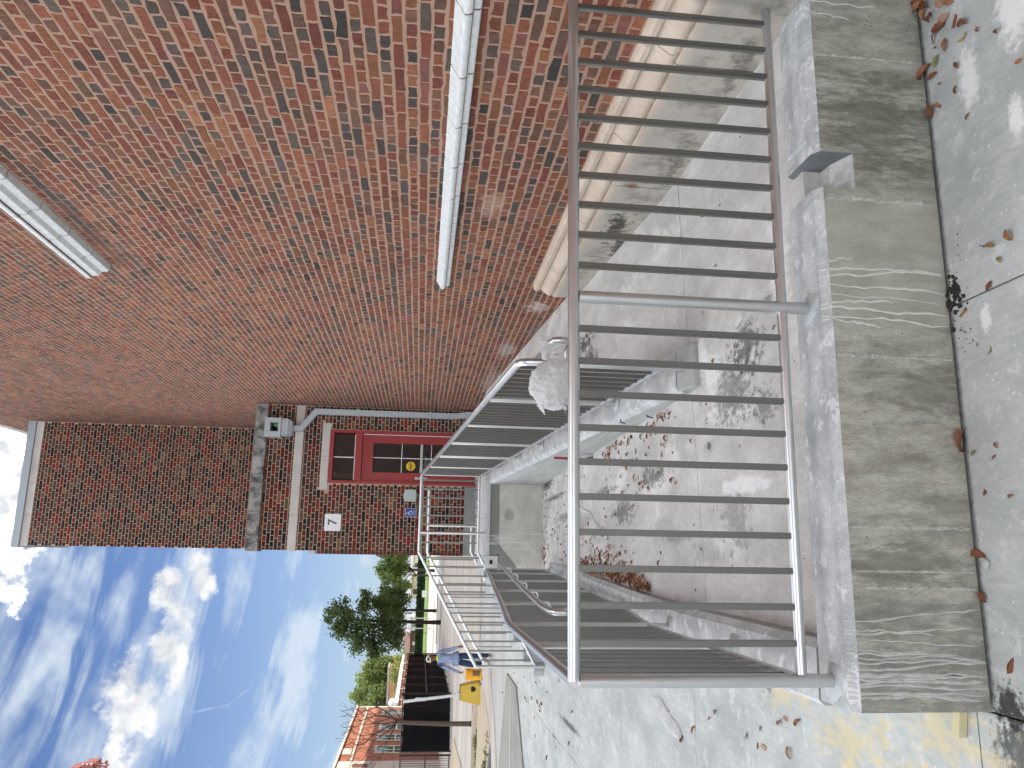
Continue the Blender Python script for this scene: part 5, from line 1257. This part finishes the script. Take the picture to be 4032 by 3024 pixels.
MB().tube([(x,y,z_low(x,y)+.008) for x, y in cp], .009, 6).build('cord', G['plastic_film'], tw)
for (x, y, z, d_) in ((.983,5.75,.62,(-.012,-.01,-.035)), (.983,5.45,.50,(-.012,.0,-.045))):
    t_ = empty('form_tie', (x,y,z), 'short bent blue tie wire sticking from the middle curb wall', 'wire', 'blue form ties on the middle curb wall'); MB().tube([(x+.02,y,z),(x-.006,y,z),(x-.006+d_[0],y+d_[1],z+d_[2])], .005, 6).build('wire', G['wire_blue'], t_)

# ------------------------------------------------------------------ dry leaves
random.seed(11)
LV = []
def leaf_mesh(i, curl, asp, fold):
    v = []; f = []; k = 7
    for a in range(k):
        t = a/(k-1); wv = asp*math.sin(math.pi*min(1, t*.94+.04))**.8*(1-.18*t)
        z = curl*math.sin(t*3.1)+.02
        for s_ in (-1,-.5,0,.5,1):
            v.append(((t-.5), s_*wv*.5*(1+.12*math.sin(t*19+s_*3+i)), z+fold*abs(s_)*(1-.3*t)+.015*math.sin(t*11+s_*7+i)))
    for a in range(k-1):
        for q in range(4): f.append((a*5+q,a*5+q+1,a*5+q+6,a*5+q+5))
    o = len(v); v += [(-.5,-.012,.03),(-.5,.012,.03),(-.78,.02,.05)]; f.append((o,o+1,o+2))
    return v, f
def leaf_data(i, m):
    v, f = leaf_mesh(i, random.uniform(.05,.28), random.uniform(.35,.7), random.uniform(0,.32)); me = bpy.data.meshes.new('blade'); me.from_pydata(v, [], f); me.materials.append(G['dry_leaf_%d' % m]); me.polygons.foreach_set('use_smooth', [True]*len(f)); return me
POOL = [leaf_data(i, m) for i, m in enumerate((0,1,2,0,1,2,5,5,0,2,3,4))]
def leaf(x, y, z, s_, label, group, mi=None, tilt=.25):
    me = random.choice(POOL[:10]) if mi is None else POOL[mi]
    o = bpy.data.objects.new('dry_leaf', me); COL.objects.link(o); o.location = (x,y,z+.003); o.scale = (s_,s_,s_); o.rotation_euler = (random.gauss(0,tilt),random.gauss(0,tilt),random.uniform(0,6.28))
    if random.random() < .25: o.rotation_euler[0] += math.pi; o.location[2] += s_*.2
    tag(o, label, 'leaf', group); return o
LA = [(2.396,2.802),(2.347,2.771),(2.282,2.725),(2.227,2.652),(2.172,2.592),(2.119,2.551),(2.183,2.708),(2.11,2.662),(2.069,2.803),(2.024,2.755),(1.878,2.75),(1.877,2.791),(2.209,2.686),(2.422,2.818),(2.368,2.749),(2.31,2.666),(2.277,2.61)]
for i, (x, y) in enumerate(LA): leaf(x, min(y,2.795), 0, random.uniform(.05,.075), 'brown dry leaf among those heaped at the right end foot of the front curb wall', 'leaves at the right end of the curb wall')
for (x, y), mi in (((2.076,2.724),11),((2.076,2.566),10)): leaf(x, y, 0, .055, 'greenish yellow fallen leaf among the brown ones on the pavement', 'greenish leaves on the near pavement', mi)
for x, y in ((.773,2.613),(.396,2.759),(1.092,2.512)): leaf(x, y, 0, .035, 'tiny green fallen leaf on the near pavement', 'tiny green leaves on the near pavement', 11)
leaf(.952,2.732,0,.05,'round orange leaf beside the black soil clump on the pavement','orange leaves on the near pavement',1)
leaf(1.167,2.447,0,.055,'single orange leaf lying out on the near pavement',None,1)
leaf(.451,2.802,0,.09,'long curled brown leaf tucked against the foot of the curb wall middle',None,0)
leaf(.002,2.795,0,.085,'curled brown leaf beside the pebble at the foot of the curb wall',None,2)
leaf(-.142,2.79,0,.045,'small tan leaf at the curb wall foot left of the pebble',None,5)
leaf(-.374,2.683,0,.06,'curled brown leaf alone near the black mildew corner',None,2)
for x, y in ((1.968,2.384),(1.968,2.719),(1.978,2.61),(1.786,2.302),(1.881,2.629),(1.73,2.584),(2.138,2.719),(2.047,2.475),(.808,2.676),(1.012,2.575),(.369,2.656),(.411,2.633),(.246,2.726),(.221,2.587),(1.163,2.546),(1.182,2.591)):
    leaf(x, y, 0, random.uniform(.022,.04), 'small dry leaf fragment on the near pavement', 'leaf fragments on the near pavement')
for x, y in ((-1.058,5.455),(-.934,4.514),(-.899,4.444),(-.894,4.298),(-1.108,4.978),(-1.26,5.878),(-1.384,6.138),(-1.128,4.824),(-1.073,4.419),(-1.118,4.737),(-1.126,5.59),(-1.024,4.779),(-.777,4.635),(-1.234,6.436)):
    leaf(x, y, gz(y), random.uniform(.035,.07), 'dry leaf on the paving just left of the left curb wall', 'leaves on the paving left of the ramp')
LD = [(-2.472,14.021),(-2.919,14.933),(-2.485,14.779),(-2.557,12.862),(-3.358,14.883),(-1.813,12.19),(-2.021,12.747),(-1.989,11.703),(-1.955,13.296),(-2.782,13.56),(-2.82,12.845),(-2.573,11.07),(-1.723,11.712),(-1.702,10.847),(-2.932,12.133),(-2.292,9.714),(-2.376,14.994),(-2.301,15.651),(-1.647,11.997),(-2.347,12.299),(-2.794,14.172),(-2.454,11.17),(-1.931,10.02),(-2.163,14.233),(-2.859,11.673),(-2.983,17.574),(-3.67,18.34),(-2.325,13.188),(-2.28,12.585),(-3.164,14.321)]
LD += [(-1.75+random.gauss(0,.35), 12.2+random.gauss(0,1.3)) for _ in range(16)]
for x, y in LD: leaf(x, y, gz(y)+(.03 if x < -3.1 and y < 17 else 0), random.uniform(.04,.075), 'dry leaf scattered on the plaza beyond the stairs', 'leaves scattered over the plaza')
# two leaves on the landing strip behind the front curb
for x, y, s_ in ((-.10,3.16,.075),(-.16,3.11,.06)): leaf(x, y, z_turn(x,y), s_, 'brown leaf on the ramp floor just behind the front curb wall', 'leaves behind the front curb wall', 2)
# litter on the ramp: uncountable, one object per drift
def litter(name, label, pts, smin, smax):
    V = []; F_ = []; mi = []
    for x, y, z in pts:
        v, f = leaf_mesh(random.randint(0,9), random.uniform(.05,.3), random.uniform(.35,.7), random.uniform(0,.35)); s_ = random.uniform(smin,smax)
        Mx = Matrix.Translation((x,y,z+s_*.06))@Matrix.Rotation(random.uniform(0,6.28),4,'Z')@Matrix.Rotation(random.gauss(0,.6),4,'X')@Matrix.Scale(s_,4)
        o = len(V); V += [tuple(Mx@Vector(q)) for q in v]; F_ += [tuple(o+t for t in q) for q in f]; mi += [random.choice((0,0,1,2,2,3))]*len(f)
    me = bpy.data.meshes.new(name); me.from_pydata(V, [], F_); 
    for j in (0,1,2,5): me.materials.append(G['dry_leaf_%d' % j])
    me.polygons.foreach_set('material_index', mi); me.update(); o = new_obj(name, me, None); tag(o, label, 'leaves', kind='stuff'); return o
pts = []
for _ in range(420):
    y = random.uniform(5.75,8.6); wv = .20*math.sin(max(0,min(1,(y-5.7)/2.9))*math.pi)**.7+.03; x = bx(y)+.16+abs(random.gauss(0,.5))*wv
    pts.append((x, y, z_low(x,y)+random.uniform(0,.045)*max(0,1-(x-bx(y)-.15)/.2)))
litter('leaf_litter', 'drift of dry brown leaves piled against the left curb wall of the lower ramp', pts, .03, .055)
pts = []
for _ in range(70):
    y = random.choice([5.15,5.25,5.6,6.4,6.7,7.0])+random.gauss(0,.12); x = .955-abs(random.gauss(0,.07)); pts.append((x,y,z_low(x,y)))
for _ in range(60): x = random.uniform(.45,.93); y = random.uniform(5.0,7.4); pts.append((x,y,z_low(x,y)))
litter('leaf_litter', 'dry leaves strewn along the foot of the middle curb wall', pts, .025,.05)
pts = []
for _ in range(150): x = random.uniform(-.2,.95); y = random.uniform(8.2,11.75); pts.append((x,y,z_low(x,y)))
for _ in range(60): x = random.gauss(-.1,.08); y = random.gauss(11.6,.12); pts.append((x,min(y,11.8),z_low(x,11.7)))
for _ in range(60): x = random.gauss(.12,.14); y = random.gauss(7.6,.8); pts.append((x,y,z_low(x,y)))
litter('leaf_litter', 'thin scatter of leaf bits over the far end of the lower ramp', pts, .02,.045)
pts = []
for _ in range(45): x = random.uniform(-.25,2.3); y = random.uniform(3.15,5.4); pts.append((x,y,z_turn(x,y) if y < 4.58 else z_low(min(x,.9),y))) if not (y > 4.3 and x > .9) else None
litter('leaf_litter', 'few leaf bits and twigs on the turning floor behind the front railing', pts, .012,.035)
